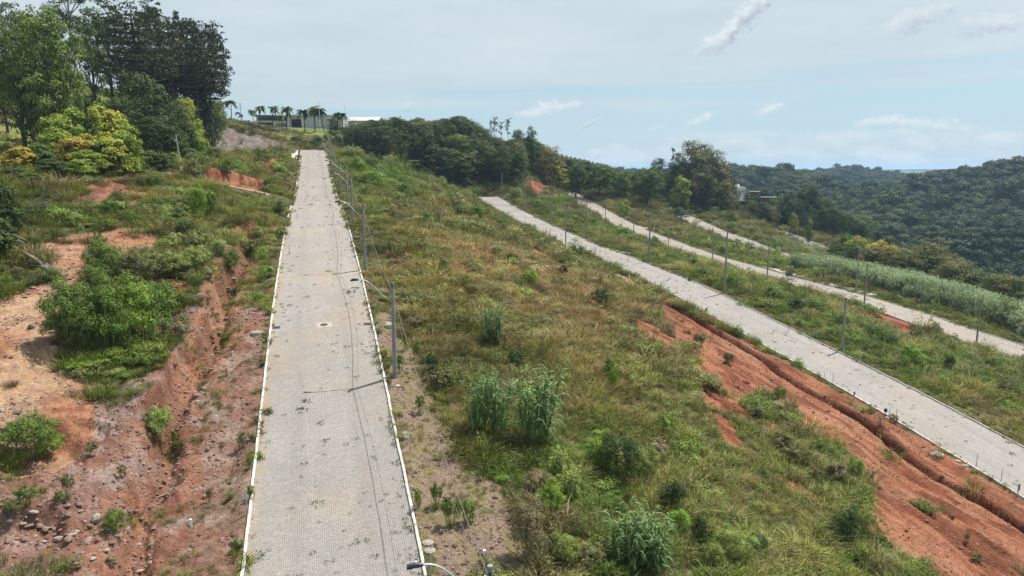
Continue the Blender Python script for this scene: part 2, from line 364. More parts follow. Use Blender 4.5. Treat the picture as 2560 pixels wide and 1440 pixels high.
def inpoly(S, A, P):
    S = np.asarray(S, float); A = np.asarray(A, float)
    c = np.zeros(S.shape, bool); n = len(P)
    for i in range(n):
        s0, a0 = P[i]; s1, a1 = P[(i + 1) % n]
        if a0 == a1: continue
        k = ((a0 > A) != (a1 > A)) & (S < (s1 - s0) * (A - a0) / (a1 - a0) + s0)
        c ^= k
    return c
def poly(px): return [hsa(u, v, G=BZ) for u, v in px]
class Zone:                     # a patch of ground with a ragged edge, in plan coordinates
    def __init__(z, px, rag=1.5, seed=1, soft=1.0):
        z.P = poly(px); z.rag = rag; z.seed = seed; z.soft = soft
        q = np.array(z.P); z.lo = q.min(0) - 4 - rag; z.hi = q.max(0) + 4 + rag
    def __call__(z, S, A):
        S = np.asarray(S, float); A = np.asarray(A, float); out = np.zeros(S.shape)
        m = (S > z.lo[0]) & (S < z.hi[0]) & (A > z.lo[1]) & (A < z.hi[1])
        if not m.any(): return out
        s = S[m]; a = A[m]
        s2 = s + (fbm(s / 3, a / 3, z.seed + 200, 4) - .5) * 2 * z.rag; a2 = a + (fbm(s / 3, a / 3, z.seed + 300, 4) - .5) * 2 * z.rag
        ins = inpoly(s2, a2, z.P).astype(float)
        out[m] = ins; return out
Z_RED = Zone([(1640, 745), (1720, 780), (1800, 825), (1974, 905), (2172, 1015), (2315, 1100), (2570, 1255), (2700, 1330), (2700, 1470), (2350, 1470), (2270, 1400), (2150, 1320), (2140, 1175), (2050, 1130), (1890, 1050), (1770, 1025), (1715, 935), (1740, 905), (1700, 870), (1650, 800)], 1.2, 1)
Z_ISLE = Zone([(1890, 1090), (1960, 1060), (2080, 1110), (2160, 1170), (2170, 1260), (2100, 1250), (2000, 1210), (1920, 1150)], .5, 9)
Z_ISLE2 = Zone([(1850, 1010), (1900, 985), (1990, 1020), (1985, 1060), (1900, 1055)], .4, 10)
Z_PINK = Zone([(-80, 1170), (170, 1170), (230, 1010), (420, 960), (450, 880), (400, 800), (480, 770), (560, 640), (620, 640), (600, 760), (690, 780), (670, 960), (640, 1200), (615, 1460), (-80, 1460)], .7, 3)
Z_VERGE = Zone([(560, 850), (690, 790), (672, 960), (640, 1200), (615, 1460), (420, 1460), (470, 1200), (500, 1000)], .6, 4)
def SOILRED(S, A): return Z_RED(S, A) * (1 - Z_ISLE(S, A)) * (1 - Z_ISLE2(S, A))
BZ2 = detail(GS, GA, BZ, GX, GY)
GRID = BZ2
def H(x, y): return _look(GRID, x, y)

# ------------------------------------------------------------------ object helpers
def tag(o, label=None, cat=None, group=None, kind=None):
    if label: o['label'] = label
    if cat: o['category'] = cat
    if group: o['group'] = group
    if kind: o['kind'] = kind
    return o
def link(name, me, mats=None, parent=None, loc=None):
    o = bpy.data.objects.new(name, me); COL.objects.link(o)
    if mats is not None and me is not None and not me.materials:
        for m in (mats if isinstance(mats, (list, tuple)) else [mats]): me.materials.append(m)
    if parent is not None: o.parent = parent
    if loc is not None: o.location = loc
    return o
def empty(name, loc=(0, 0, 0), rz=0.0, parent=None):
    o = bpy.data.objects.new(name, None); COL.objects.link(o); o.empty_display_size = .3
    o.location = loc; o.rotation_euler = (0, 0, rz)
    if parent: o.parent = parent
    return o
def copy_tree(o, parent=None):
    c = o.copy(); COL.objects.link(c)
    if parent: c.parent = parent
    for ch in list(o.children): copy_tree(ch, c)
    return c
def npmesh(name, V, Fq, Ft=None, cols=None, uv=None, smooth=False, colname='lc', matidx=None):
    V = np.asarray(V, np.float32); me = bpy.data.meshes.new(name)
    Fq = np.zeros((0, 4), np.int32) if Fq is None else np.asarray(Fq, np.int32).reshape(-1, 4)
    Ft = np.zeros((0, 3), np.int32) if Ft is None else np.asarray(Ft, np.int32).reshape(-1, 3)
    me.vertices.add(len(V)); me.vertices.foreach_set('co', V.ravel())
    loops = np.r_[Fq.ravel(), Ft.ravel()].astype(np.int32); nf = len(Fq) + len(Ft)
    me.loops.add(len(loops)); me.loops.foreach_set('vertex_index', loops)
    me.polygons.add(nf)
    st = np.r_[np.arange(len(Fq)) * 4, len(Fq) * 4 + np.arange(len(Ft)) * 3].astype(np.int32)
    me.polygons.foreach_set('loop_start', st)
    me.polygons.foreach_set('loop_total', np.r_[np.full(len(Fq), 4), np.full(len(Ft), 3)].astype(np.int32))
    me.polygons.foreach_set('use_smooth', np.full(nf, smooth))
    if matidx is not None: me.polygons.foreach_set('material_index', np.asarray(matidx, np.int32))
    if cols is not None:
        c = np.asarray(cols, np.float32); c4 = np.ones((len(V), 4), np.float32); c4[:, :3] = c
        at = me.color_attributes.new(colname, 'FLOAT_COLOR', 'POINT'); at.data.foreach_set('color', c4.ravel())
    if uv is not None:
        u = me.uv_layers.new(name='UVMap'); u.data.foreach_set('uv', np.asarray(uv, np.float32)[loops].ravel())
    me.update(calc_edges=True); return me
class MB:                       # collects simple solids into one mesh
    def __init__(b): b.v = []; b.f = []; b.m = []; b.mi = 0
    def add(b, vs, fs):
        n = len(b.v); b.v += [tuple(x) for x in vs]; b.f += [tuple(i + n for i in f) for f in fs]; b.m += [b.mi] * len(fs); return b
    def box(b, c, d, rz=0.0, taper=1.0, M_=None):
        vs = []
        for k in (-1, 1):
            t = taper if k > 0 else 1
            for i, j in ((-1, -1), (1, -1), (1, 1), (-1, 1)):
                x, y = i * d[0] / 2 * t, j * d[1] / 2 * t
                x, y = x * math.cos(rz) - y * math.sin(rz), x * math.sin(rz) + y * math.cos(rz)
                p = Vector((c[0] + x, c[1] + y, c[2] + k * d[2] / 2)); vs.append(M_ @ p if M_ else p)
        return b.add(vs, [(0, 3, 2, 1), (4, 5, 6, 7), (0, 1, 5, 4), (1, 2, 6, 5), (2, 3, 7, 6), (3, 0, 4, 7)])
    def tube(b, pts, rad, n=8, cap=True):
        pts = [Vector(p) for p in pts]; rs = rad if isinstance(rad, (list, tuple)) else [rad] * len(pts); rings = []
        up = Vector((0, 0, 1))
        for i, p in enumerate(pts):
            d = (pts[min(i + 1, len(pts) - 1)] - pts[max(i - 1, 0)]).normalized()
            x = d.cross(up)
            if x.length < .05: x = d.cross(Vector((1, 0, 0)))
            x.normalize(); y = d.cross(x).normalized()
            rings.append([p + x * math.cos(2 * math.pi * k / n) * rs[i] + y * math.sin(2 * math.pi * k / n) * rs[i] for k in range(n)])
        vs = [q for r in rings for q in r]; fs = []
        for i in range(len(pts) - 1):
            for k in range(n):
                k2 = (k + 1) % n; fs.append((i * n + k, i * n + k2, (i + 1) * n + k2, (i + 1) * n + k))
        if cap: fs.append(tuple(range(n))); fs.append(tuple((len(pts) - 1) * n + k for k in reversed(range(n))))
        return b.add(vs, fs)
    def cyl(b, c, r, h, n=16, r2=None):
        return b.tube([c, (c[0], c[1], c[2] + h)], [r, r if r2 is None else r2], n)
    def build(b, name, mats, parent=None, loc=None, smooth=False, link_=True):
        me = bpy.data.meshes.new(name); me.from_pydata(b.v, [], b.f); me.update()
        if smooth: me.polygons.foreach_set('use_smooth', [True] * len(me.polygons))
        if len(set(b.m)) > 1: me.polygons.foreach_set('material_index', b.m)
        if not link_:
            return me
        return link(name, me, mats, parent, loc)

# ------------------------------------------------------------------ materials
def mat(name): 
    m = bpy.data.materials.new(name); m.use_nodes = True; nt = m.node_tree; nt.nodes.clear()
    o = N(nt, 'ShaderNodeOutputMaterial'); return m, nt, o
def simple(name, col, rough=.7, nscale=None, namt=.25, metal=0.0, spec=.3, bump=0, col2=None):
    col = tuple(x * .74 for x in col); col2 = tuple(x * .74 for x in col2) if col2 else None
    m, nt, o = mat(name); b = N(nt, 'ShaderNodeBsdfPrincipled')
    b.inputs['Roughness'].default_value = rough; b.inputs['Metallic'].default_value = metal; b.inputs['Specular IOR Level'].default_value = spec
    if nscale:
        tc = N(nt, 'ShaderNodeTexCoord'); f = NOISE(nt, tc.outputs['Object'], nscale, 5, .6)
        f2 = RAMP(nt, f, [(.3, 0), (.7, 1)])
        c2 = col2 or tuple(x * (1 - namt) for x in col)
        L(nt, MIXC(nt, f2, c2, tuple(min(1, x * (1 + namt * .5)) for x in col)), b.inputs['Base Color'])
        if bump:
            bp = N(nt, 'ShaderNodeBump'); bp.inputs['Strength'].default_value = bump; bp.inputs['Distance'].default_value = .05
            L(nt, f, bp.inputs['Height']); L(nt, bp.outputs[0], b.inputs['Normal'])
    else: b.inputs['Base Color'].default_value = (*col, 1)
    L(nt, b.outputs[0], o.inputs[0]); return m
def leafmat(name, inst, transl=.28, rough=.6, gain=1.0, spec=.12):
    m, nt, o = mat(name)
    at = N(nt, 'ShaderNodeAttribute'); at.attribute_name = 'lc'
    if inst:
        t = N(nt, 'ShaderNodeAttribute'); t.attribute_type = 'INSTANCER'; t.attribute_name = 'tint'; tc = t.outputs['Color']
    else:
        t = N(nt, 'ShaderNodeObjectInfo'); tc = t.outputs['Color']
    c = MIXC(nt, 1.0, at.outputs['Color'], tc, 'MULTIPLY')
    c = MIXC(nt, 1.0, c, (.76 * gain, .73 * gain, .66 * gain), 'MULTIPLY')
    b = N(nt, 'ShaderNodeBsdfPrincipled'); b.inputs['Roughness'].default_value = rough; b.inputs['Specular IOR Level'].default_value = spec
    L(nt, c, b.inputs['Base Color'])
    tr = N(nt, 'ShaderNodeBsdfTranslucent'); L(nt, MIXC(nt, 1.0, c, (1.25, 1.3, .7), 'MULTIPLY'), tr.inputs[0])
    mx = N(nt, 'ShaderNodeMixShader'); mx.inputs[0].default_value = transl
    L(nt, b.outputs[0], mx.inputs[1]); L(nt, tr.outputs[0], mx.inputs[2]); L(nt, mx.outputs[0], o.inputs[0]); return m
LEAF_I = leafmat('foliage_cover', True, .16, gain=1.10); LEAF_O = leafmat('foliage', False, .16)
BARK = simple('bark', (.11, .085, .06), .9, 3, .5); BARKP = simple('pale_bark', (.33, .29, .24), .85, 2, .4)
CONC = simple('concrete_pole', (.30, .29, .275), .85, 3, .25, bump=.1); CONCL = simple('concrete_light', (.50, .47, .42), .85, 4, .25)
CONCM = simple('concrete_worn', (.42, .38, .34), .9, 5, .25)
GALV = simple('galvanised_steel', (.50, .52, .53), .45, None, metal=.4); DARK = simple('dark_fitting', (.03, .03, .035), .5)
WHITE = simple('white_paint', (.80, .79, .76), .6, 6, .14); PVC = simple('white_pipe', (.78, .79, .80), .4); IRON = simple('iron_lid', (.16, .10, .085), .7, 8, .3)
CABLE = simple('cable', (.20, .15, .13), .7); WOOD = simple('weathered_wood', (.34, .28, .22), .85, 5, .4); DEADW = simple('dead_branch', (.36, .31, .26), .85, 3, .3)
STONE = simple('stone', (.25, .17, .13), .9, 2.5, .45, bump=.4); STONEP = simple('pale_stone', (.36, .31, .27), .9, 2.5, .35, bump=.4)
ROOFR = simple('red_roof', (.30, .10, .075), .8, 6, .35); ROOFW = simple('pale_roof', (.62, .62, .60), .6, 2, .15); WALLW = simple('white_wall', (.86, .86, .84), .8, 1.5, .12); WALLG = simple('grey_cladding', (.60, .63, .65), .6, 1.0, .12)
GLASS = simple('window_glass', (.03, .035, .04), .12, spec=.6); BRICKR = simple('brick_wall', (.27, .12, .085), .85, 6, .3); PINK = simple('pink_roof', (.42, .22, .19), .8, 4, .2)
YELLOW = simple('yellow_kerb_paint', (.55, .40, .07), .7, 5, .3)

def rng_u(lo, hi): return random.uniform(lo, hi)

# ------------------------------------------------------------------ soil and cover maps in plan
Z_ORANGE = Zone([(110, 600), (200, 580), (330, 570), (390, 590), (380, 630), (330, 655), (230, 690), (170, 800), (130, 900), (215, 970), (235, 1080), (190, 1170), (60, 1200), (-80, 1200), (-80, 780), (60, 730), (140, 690)], .5, 2)
Z_LITTER = Zone([(240, 950), (330, 890), (470, 880), (490, 950), (420, 1040), (300, 1040), (235, 1000)], .6, 5)
Z_VR = Zone([(945, 720), (1010, 720), (1010, 830), (1100, 1040), (1180, 1180), (1290, 1310), (1360, 1460), (1080, 1460), (1030, 1200), (985, 960)], 2.0, 6)
Z_MID = Zone([(170, 510), (230, 470), (330, 440), (400, 480), (350, 520), (200, 535)], .7, 7)
REDS = [Zone(p, r, 20 + i) for i, (p, r) in enumerate([
    ([(500, 440), (560, 446), (620, 458), (664, 470), (655, 482), (600, 470), (520, 455)], .4), ([(600, 418), (640, 404), (700, 402), (692, 430), (668, 452), (640, 448), (655, 425)], .5),
    ([(632, 505), (664, 500), (660, 530), (640, 590), (620, 575), (640, 540)], .3), ([(1290, 612), (1350, 625), (1400, 650), (1450, 700), (1400, 690), (1340, 650)], 1.0),
    ([(1448, 740), (1495, 755), (1540, 800), (1495, 785)], .7), ([(1555, 785), (1610, 800), (1710, 860), (1680, 880), (1600, 840)], .9), ([(2100, 765), (2200, 782), (2310, 812), (2290, 842), (2230, 832), (2150, 800)], .8),
    ([(1515, 672), (1560, 690), (1640, 745), (1600, 735), (1540, 700)], .4), ([(1310, 455), (1360, 458), (1400, 475), (1395, 492), (1340, 488), (1320, 475)], 1.5), ([(1770, 1025), (1830, 1060), (1890, 1150), (1850, 1150), (1790, 1080)], .8),
    ([(1150, 750), (1180, 742), (1210, 760), (1180, 770)], .6), ([(1900, 560), (1960, 562), (1975, 575), (1920, 578)], 1.0), ([(1900, 1160), (1960, 1190), (2080, 1250), (2060, 1262), (1950, 1215)], .6), ([(330, 740), (420, 690), (470, 720), (440, 770), (360, 770)], .4)])]
Z_BANK = Zone([(505, 330), (545, 312), (620, 330), (690, 350), (720, 372), (640, 384), (560, 392), (510, 380)], 1.2, 40)
Z_BANK2 = Zone([(-120, 285), (60, 295), (82, 320), (70, 345), (-120, 350)], 1.0, 41)
Z_LAWN = Zone([(560, 298), (700, 318), (850, 322), (930, 330), (850, 345), (700, 336), (560, 312)], 1.5, 42)
def cover(S, A):
    """bare = 0, fully overgrown = 1"""
    g = np.ones(np.shape(S))
    n = fbm(S / 2.3, A / 2.3, 71, 4); n2 = fbm(S / 9, A / 9, 72, 3)
    g *= 1 - Z_ORANGE(S, A) * (n < .70)
    pk = Z_PINK(S, A); g *= 1 - pk * (n < .60)
    g = np.where((Z_LITTER(S, A) > .5) & (n > .44), 1, g)
    vg = Z_VERGE(S, A) > .5; g = np.where(vg, .04 + (n > .50) * .7, g)
    vr = Z_VR(S, A) > .5; g = np.where(vr, .12 + (n > .46) * .7, g)
    g *= 1 - Z_MID(S, A) * (n < .56)
    g *= 1 - SOILRED(S, A) * ((n < .74) | (n2 < .56))
    for i, z in enumerate(REDS): g *= 1 - z(S, A) * (n < (.80 if i in (0, 1, 2, 6) else .66))
    g *= 1 - Z_BANK(S, A) * (n < .72); g *= 1 - Z_BANK2(S, A) * (n < .62)
    for k, c in CEN.items():
        s0, s1 = RNG[k]; g *= ~((np.abs(A - c) < 4.35) & (S > s0) & (S < s1 + .5))
    g *= ~((np.abs(S - 131.5) < 2.6) & (A < -4) & (A > -24)); g *= ~((np.abs(S - 129.5) < 2.6) & (A > 4) & (A < 10)); g *= ~((np.abs(S - 149) < 3.1) & (A > 42) & (A < 56))
    for s0, a0, a1, hw in ((146, 64, 70.5, 2.8), (129, 98.5, 104, 2.8), (232, 112, 119.5, 3.2)): g *= ~((np.abs(S - s0) < hw) & (A > a0) & (A < a1))
    for s0, ac, da, hw in ((131.5, -4, -1, 2.6), (129.5, 4.1, 1, 2.6), (149, 56, -1, 3.0), (146, 64, 1, 2.6), (129, 104, -1, 2.6), (232, 112, 1, 3.0)):
        q = (A - ac) * da; e = 3 * (1 - np.sqrt(np.clip(1 - np.clip(1 - q / 3, 0, 1) ** 2, 0, 1))); g *= ~((q > -.5) & (q < 3) & (np.abs(S - s0) < hw + e))
    d, t, sg = seg_dist(np.asarray(S, float), np.asarray(A, float), GULLY); g *= 1 - (d < 1.3) * (n < .6)
    return g

def build_ground():
    S, A = GS, GA; r = np.hypot(GX, GY); Z = GRID
    n1 = fbm(S / 1.1, A / 1.1, 81, 5)[..., None]; n2 = fbm(S / 6, A / 6, 82, 4)[..., None]; n3 = fbm(S / .35, A / .35, 83, 3)[..., None]
    def c(*x): return np.array(x)
    olive = c(.085, .085, .036); brown = c(.125, .095, .055); tan = c(.21, .17, .10)
    col = olive + (brown - olive) * sstep(.42, .62, n2) + (tan - brown) * sstep(.6, .78, n1) * .6
    AWc = A + .10 * S + (fbm(S / 7, A / 7, 52, 3) - .5) * 3.0; nr = fbm(AWc / .8, S / 5., 57, 4)[..., None]
    red = c(.215, .066, .033) + (c(.30, .135, .078) - c(.215, .070, .035)) * sstep(.44, .64, nr) + (c(.12, .040, .022) - c(.215, .070, .035)) * sstep(.48, .66, 1 - nr) * .9
    orange = c(.33, .165, .092) + (c(.40, .26, .165) - c(.33, .165, .092)) * sstep(.42, .66, n2) + (c(.23, .095, .055) - c(.33, .165, .092)) * sstep(.50, .70, 1 - n1)
    pink = c(.235, .155, .13) + (c(.31, .235, .21) - c(.235, .155, .13)) * sstep(.45, .65, n1) + (c(.20, .085, .055) - c(.235, .155, .13)) * sstep(.48, .62, n2) * .8
    verge = c(.21, .11, .08) + (c(.28, .19, .15) - c(.21, .11, .08)) * sstep(.4, .65, n1) 
    bank = c(.145, .115, .10) + (c(.22, .185, .165) - c(.145, .115, .10)) * sstep(.45, .65, n1)
    stony = c(.24, .175, .13) + (c(.20, .165, .085) - c(.24, .175, .13)) * sstep(.45, .6, n1)
    def lay(col, m, c2): m = m[..., None]; return col * (1 - m) + c2 * m
    nn = fbm(S / 2.3, A / 2.3, 71, 4)
    hollow = sstep(.50, .62, nn)
    col = lay(col, Z_PINK(S, A) * (1 - hollow * .5), pink)
    col = lay(col, Z_VERGE(S, A) * (1 - sstep(.52, .6, nn) * .6), verge)
    col = lay(col, Z_ORANGE(S, A), orange)
    d, t, sg = seg_dist(S, A, GULLY)
    col = lay(col, np.exp(-((d + (n1[..., 0] - .5) * 2.5) / 1.6) ** 4) * (S < 94) * .85, red * .65 + orange * .35)
    col = lay(col, Z_LITTER(S, A) * .85 * sstep(2.0, 3.5, d), c(.12, .085, .055) + (c(.21, .16, .11) - c(.12, .085, .055)) * sstep(.4, .7, n1))
    col = lay(col, Z_MID(S, A), red * .75 + pink * .25)
    col = lay(col, Z_VR(S, A) * .9, stony)
    rd = SOILRED(S, A)
    col = lay(col, rd, red * .8 + orange * .2)
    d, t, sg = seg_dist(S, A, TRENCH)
    col = lay(col, np.exp(-(d / .55) ** 4) * (t > 2), c(.15, .045, .025) * np.ones_like(red))  # trench shade painted in as well: soil colour darkened along its inside
    for i, z in enumerate(REDS): col = lay(col, z(S, A), red if i != 7 else c(.33, .17, .16) + 0 * red)
    col = lay(col, Z_BANK(S, A), bank); col = lay(col, Z_BANK2(S, A), bank * c(1.25, 1.05, .95))
    lw = Z_LAWN(S, A); lawn = c(.14, .19, .045) + (c(.22, .21, .07) - c(.14, .19, .045)) * sstep(.4, .65, n2)
    col = lay(col, lw, lawn); col = lay(col, ((S > 120) & (A < -38) & (r < 330)) * 1.0, lawn)
    # vineyard field on the far slope of the left hill
    x0 = (GX > 0) & (GX < 95) & (GY > 395) & (GY < 620)
    row = .5 + .5 * np.sin((GY + GX * .3) / 4.2)
    col = lay(col, x0 * 1.0, (c(.10, .13, .045) + (c(.20, .18, .08) - c(.10, .13, .045)) * row[..., None]))
    # forest floor far away, a few pastures
    ff = sstep(340, 420, r) * (1 - x0)
    col = lay(col, ff, c(.030, .048, .020) + c(.02, .03, .01) * n2)
    th = np.arctan2(GX, GY)
    past = ((fbm(GX / 160, GY / 160, 91, 3) > .56) & (r > 1050)) * 1.0
    col = lay(col, past, c(.15, .17, .07) + 0 * red)
    col = col * (.80 + .4 * n3) * .72
    nr, nc = GX.shape
    idx = np.arange(nr * nc).reshape(nr, nc)
    q = np.stack([idx[:-1, :-1], idx[:-1, 1:], idx[1:, 1:], idx[1:, :-1]], -1).reshape(-1, 4)
    m, nt, o = mat('ground'); at = N(nt, 'ShaderNodeAttribute'); at.attribute_name = 'lc'
    tc = N(nt, 'ShaderNodeTexCoord'); f = NOISE(nt, tc.outputs['Object'], 3.5, 6, .7); f2 = NOISE(nt, tc.outputs['Object'], 14, 3, .6)
    v = N(nt, 'ShaderNodeTexVoronoi'); v.inputs['Scale'].default_value = 4.5; L(nt, tc.outputs['Object'], v.inputs['Vector'])
    cc = MIXC(nt, 1.0, at.outputs['Color'], RAMP(nt, f, [(.25, .62), (.5, 1.0), (.75, 1.35)]), 'MULTIPLY')
    cc = MIXC(nt, 1.0, cc, RAMP(nt, f2, [(.3, .75), (.7, 1.25)]), 'MULTIPLY')
    b = N(nt, 'ShaderNodeBsdfPrincipled'); b.inputs['Roughness'].default_value = .95; b.inputs['Specular IOR Level'].default_value = .1
    L(nt, cc, b.inputs['Base Color'])
    bp = N(nt, 'ShaderNodeBump'); bp.inputs['Strength'].default_value = .9; bp.inputs['Distance'].default_value = .14
    L(nt, M(nt, 'ADD', f, M(nt, 'MULTIPLY', v.outputs['Distance'], -.35)), bp.inputs['Height']); L(nt, bp.outputs[0], b.inputs['Normal'])
    L(nt, b.outputs[0], o.inputs[0])
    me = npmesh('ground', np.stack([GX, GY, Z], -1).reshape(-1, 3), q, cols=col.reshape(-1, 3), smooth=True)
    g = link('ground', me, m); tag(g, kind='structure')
build_ground()

# ------------------------------------------------------------------ streets
def road_mat(name, worn=1.0, tone=(.335, .312, .292), brick=True, attr=False, asph=False):
    tone = tuple(x * .75 for x in tone)
    m, nt, o = mat(name); uv = N(nt, 'ShaderNodeUVMap'); uv.uv_map = 'UVMap'
    sp = N(nt, 'ShaderNodeSeparateXYZ'); L(nt, uv.outputs[0], sp.inputs[0])     # x = a across, y = s along
    b = N(nt, 'ShaderNodeBsdfPrincipled'); b.inputs['Roughness'].default_value = .9; b.inputs['Specular IOR Level'].default_value = .2
    dark = tuple(x * .88 for x in tone); sand = (.28, .225, .17)
    n1 = NOISE(nt, uv.outputs[0], .22, 5, .6); n2 = NOISE(nt, uv.outputs[0], 1.4, 5, .65)
    c = MIXC(nt, RAMP(nt, n1, [(.35, 0), (.62, 1)]), dark, tone)
    c = MIXC(nt, RAMP(nt, n2, [(.40, 0), (.75, .5)]), c, tuple(x * 1.12 for x in tone))
    if not asph:
        c = MIXC(nt, RAMP(nt, NOISE(nt, uv.outputs[0], .13, 4, .6, .4), [(.48, 0), (.70, .75 * worn)]), c, sand)
        # washed-in soil along the left kerb and at the crossing
        lk = RAMP(nt, M(nt, 'ADD', M(nt, 'MULTIPLY', M(nt, 'ADD', sp.outputs[0], 4.05), -.8), M(nt, 'MULTIPLY', n2, 1.3), clamp=True), [(.15, 0), (.6, .9)])
        c = MIXC(nt, lk, c, (.27, .205, .14))
        # wheel tracks, relaid patches, long drag stains
        tr = M(nt, 'MULTIPLY', M(nt, 'SUBTRACT', M(nt, 'ABSOLUTE', sp.outputs[0]), 1.75), 2.0); tr = M(nt, 'POWER', 2.718, M(nt, 'MULTIPLY', M(nt, 'MULTIPLY', tr, tr), -1.0))
        sv = N(nt, 'ShaderNodeMapping'); sv.inputs['Scale'].default_value = (1.1, .06, 1); L(nt, uv.outputs[0], sv.inputs[0]); sn = NOISE(nt, sv.outputs[0], 1.0, 4, .6)
        c = MIXC(nt, M(nt, 'MULTIPLY', M(nt, 'MULTIPLY', tr, sn), .55), c, tuple(x * .72 for x in tone))
        c = MIXC(nt, RAMP(nt, sn, [(.52, 0), (.72, .5)]), c, tuple(x * 1.18 for x in tone))
        vo = N(nt, 'ShaderNodeTexVoronoi'); vo.inputs['Scale'].default_value = .17; L(nt, uv.outputs[0], vo.inputs['Vector']); vs = N(nt, 'ShaderNodeSeparateColor'); L(nt, vo.outputs['Color'], vs.inputs[0])
        c = MIXC(nt, RAMP(nt, vs.outputs[0], [(.70, 0), (.74, .35)]), c, tuple(x * .80 for x in tone))
        # splotches of dry moss in the joints
        ms = NOISE(nt, uv.outputs[0], 2.6, 3, .5); c = MIXC(nt, RAMP(nt, ms, [(.68, 0), (.74, .45)]), c, (.13, .12, .09))
    if attr:
        at = N(nt, 'ShaderNodeAttribute'); at.attribute_name = 'lc'; c = MIXC(nt, 1.0, c, at.outputs['Color'], 'MULTIPLY')
    elif brick:
        bt = N(nt, 'ShaderNodeTexBrick'); bt.inputs['Scale'].default_value = 1; bt.inputs['Brick Width'].default_value = .2; bt.inputs['Row Height'].default_value = .1
        bt.inputs['Mortar Size'].default_value = .006; bt.inputs['Color1'].default_value = (.85, .85, .85, 1); bt.inputs['Color2'].default_value = (1.12, 1.1, 1.08, 1); bt.inputs['Mortar'].default_value = (.5, .48, .45, 1)
        L(nt, uv.outputs[0], bt.inputs[0]); c = MIXC(nt, .9, c, bt.outputs[0], 'MULTIPLY')
    L(nt, c, b.inputs['Base Color'])
    if asph or brick:
        bp = N(nt, 'ShaderNodeBump'); bp.inputs['Strength'].default_value = .3; bp.inputs['Distance'].default_value = .02
        L(nt, n2, bp.inputs['Height']); L(nt, bp.outputs[0], b.inputs['Normal'])
    L(nt, b.outputs[0], o.inputs[0]); return m
PAVE = road_mat('paving', 1.0); PAVE2 = road_mat('paving_pale', .5, (.335, .315, .30)); PAVE3 = road_mat('paving_sandy', 1.0, (.35, .315, .285)); PAVER = road_mat('paver_block', 1.0, (.335, .312, .292), attr=True)
ASPH = road_mat('old_asphalt', 0, (.19, .18, .175), brick=False, asph=True); BED = simple('sand_bed', (.26, .235, .20), .95, 20, .3)
def strip(fn, us, vs, uvf=None):
    """grid surface: fn(u,v)->xyz ; us along, vs across"""
    V = np.array([fn(u, v) for u in us for v in vs]); n = len(vs); idx = np.arange(len(V)).reshape(len(us), n)
    q = np.stack([idx[:-1, :-1], idx[:-1, 1:], idx[1:, 1:], idx[1:, :-1]], -1).reshape(-1, 4)
    uv = np.array([(v, u) for u in us for v in vs]); return V, q[:, ::-1] if False else q, uv
def road_pt(k, s, da, dz=0.0):
    a = CEN[k] + da; x, y = sa2xy(s, a); und = .03 * (float(fbm(s / 6., a / 6., 14, 2)) - .5) if k else 0
    return (x, y, float(zroad(k, s)) + dz + und)
def street(name, k, s0, s1, m, step=1.0):
    us = np.arange(s0, s1 + .01, step); vs = np.linspace(-4, 4, 9)
    V, q, uv = strip(lambda s, a: road_pt(k, s, a), us, vs)
    o = link(name, npmesh(name, V, q, uv=uv, smooth=True), m); tag(o, kind='structure'); return o
PS = 62.0
main = street('paved_street', 1, PS, 252, PAVE)
bed = street('street_bed', 1, 14, PS, BED, 1.0); bed.parent = main; bed.location.z = -.035; 
for key in ('kind',):
    if key in bed: del bed[key]
st2 = street('paved_street', 2, 14, 250, PAVE2); st3 = street('paved_street', 3, 40, 301, PAVE3); st4 = street('paved_street', 4, 170, 288, PAVE3); st5 = street('asphalt_road', 5, 225, 280, ASPH)

# pavers: 90 degree herringbone blocks
def build_pavers():
    w = .1; s_lo = 29.0; ni = int((PS - s_lo) / w); nj = 80
    R_ = random.Random(5); blocks = []
    # rule: across block covers (i,j),(i,j+1) when (j-i)%4==0 ; along block covers (i,j),(i+1,j) when (j-i)%4==2+1
    for i in range(-1, ni):
        for j in range(-1, nj):
            k = (j - i) % 4
            if k == 0: c = (i, i + 1, j, j + 2)
            elif k == 3: c = (i - 0, i + 2, j, j + 1)
            else: continue
            i0, i1, j0, j1 = c; i0 = max(i0, 0); i1 = min(i1, ni); j0 = max(j0, 0); j1 = min(j1, nj)
            if i1 <= i0 or j1 <= j0: continue
            blocks.append((s_lo + i0 * w, s_lo + i1 * w, -4 + j0 * w, -4 + j1 * w))
    def blk(bk, V, Fq, C, UV):
        s0, s1, a0, a1 = bk; g = .0045; h = R_.uniform(-.003, .003); n = len(V); bv = .006
        v = R_.gauss(1.0, .055); tn = R_.uniform(-.03, .03); cc = (v * (1 + tn), v, v * (1 - tn))
        for (ds, zz) in ((g, -.03), (g, -.004), (g + bv, 0)):
            for (s, a) in ((s0 + ds, a0 + ds), (s0 + ds, a1 - ds), (s1 - ds, a1 - ds), (s1 - ds, a0 + ds)):
                V.append(road_pt(1, s, a, zz + h)); C.append(cc); UV.append((a, s))
        for r_ in (0, 4):
            for e in range(4): f = (e + 1) % 4; Fq.append((n + r_ + e, n + r_ + f, n + r_ + 4 + f, n + r_ + 4 + e))
        Fq.append((n + 8, n + 9, n + 10, n + 11))
    near = sorted(blocks, key=lambda b: (max(b[0], 31.0), abs(b[2])))
    vis = [b for b in near if b[0] >= 31.15]
    first = set(vis[:300])
    V, Q, C, UV = [], [], [], []
    for b in blocks:
        if b in first:
            v, q, c, u = [], [], [], []; blk(b, v, q, c, u); me = npmesh('paver', v, q, cols=c, uv=u); link('paver', me, PAVER, main)
        else: blk(b, V, Q, C, UV)
    o = link('paver_field', npmesh('paver_field', V, Q, cols=C, uv=UV), PAVER, main); tag(o, kind='stuff')
build_pavers()

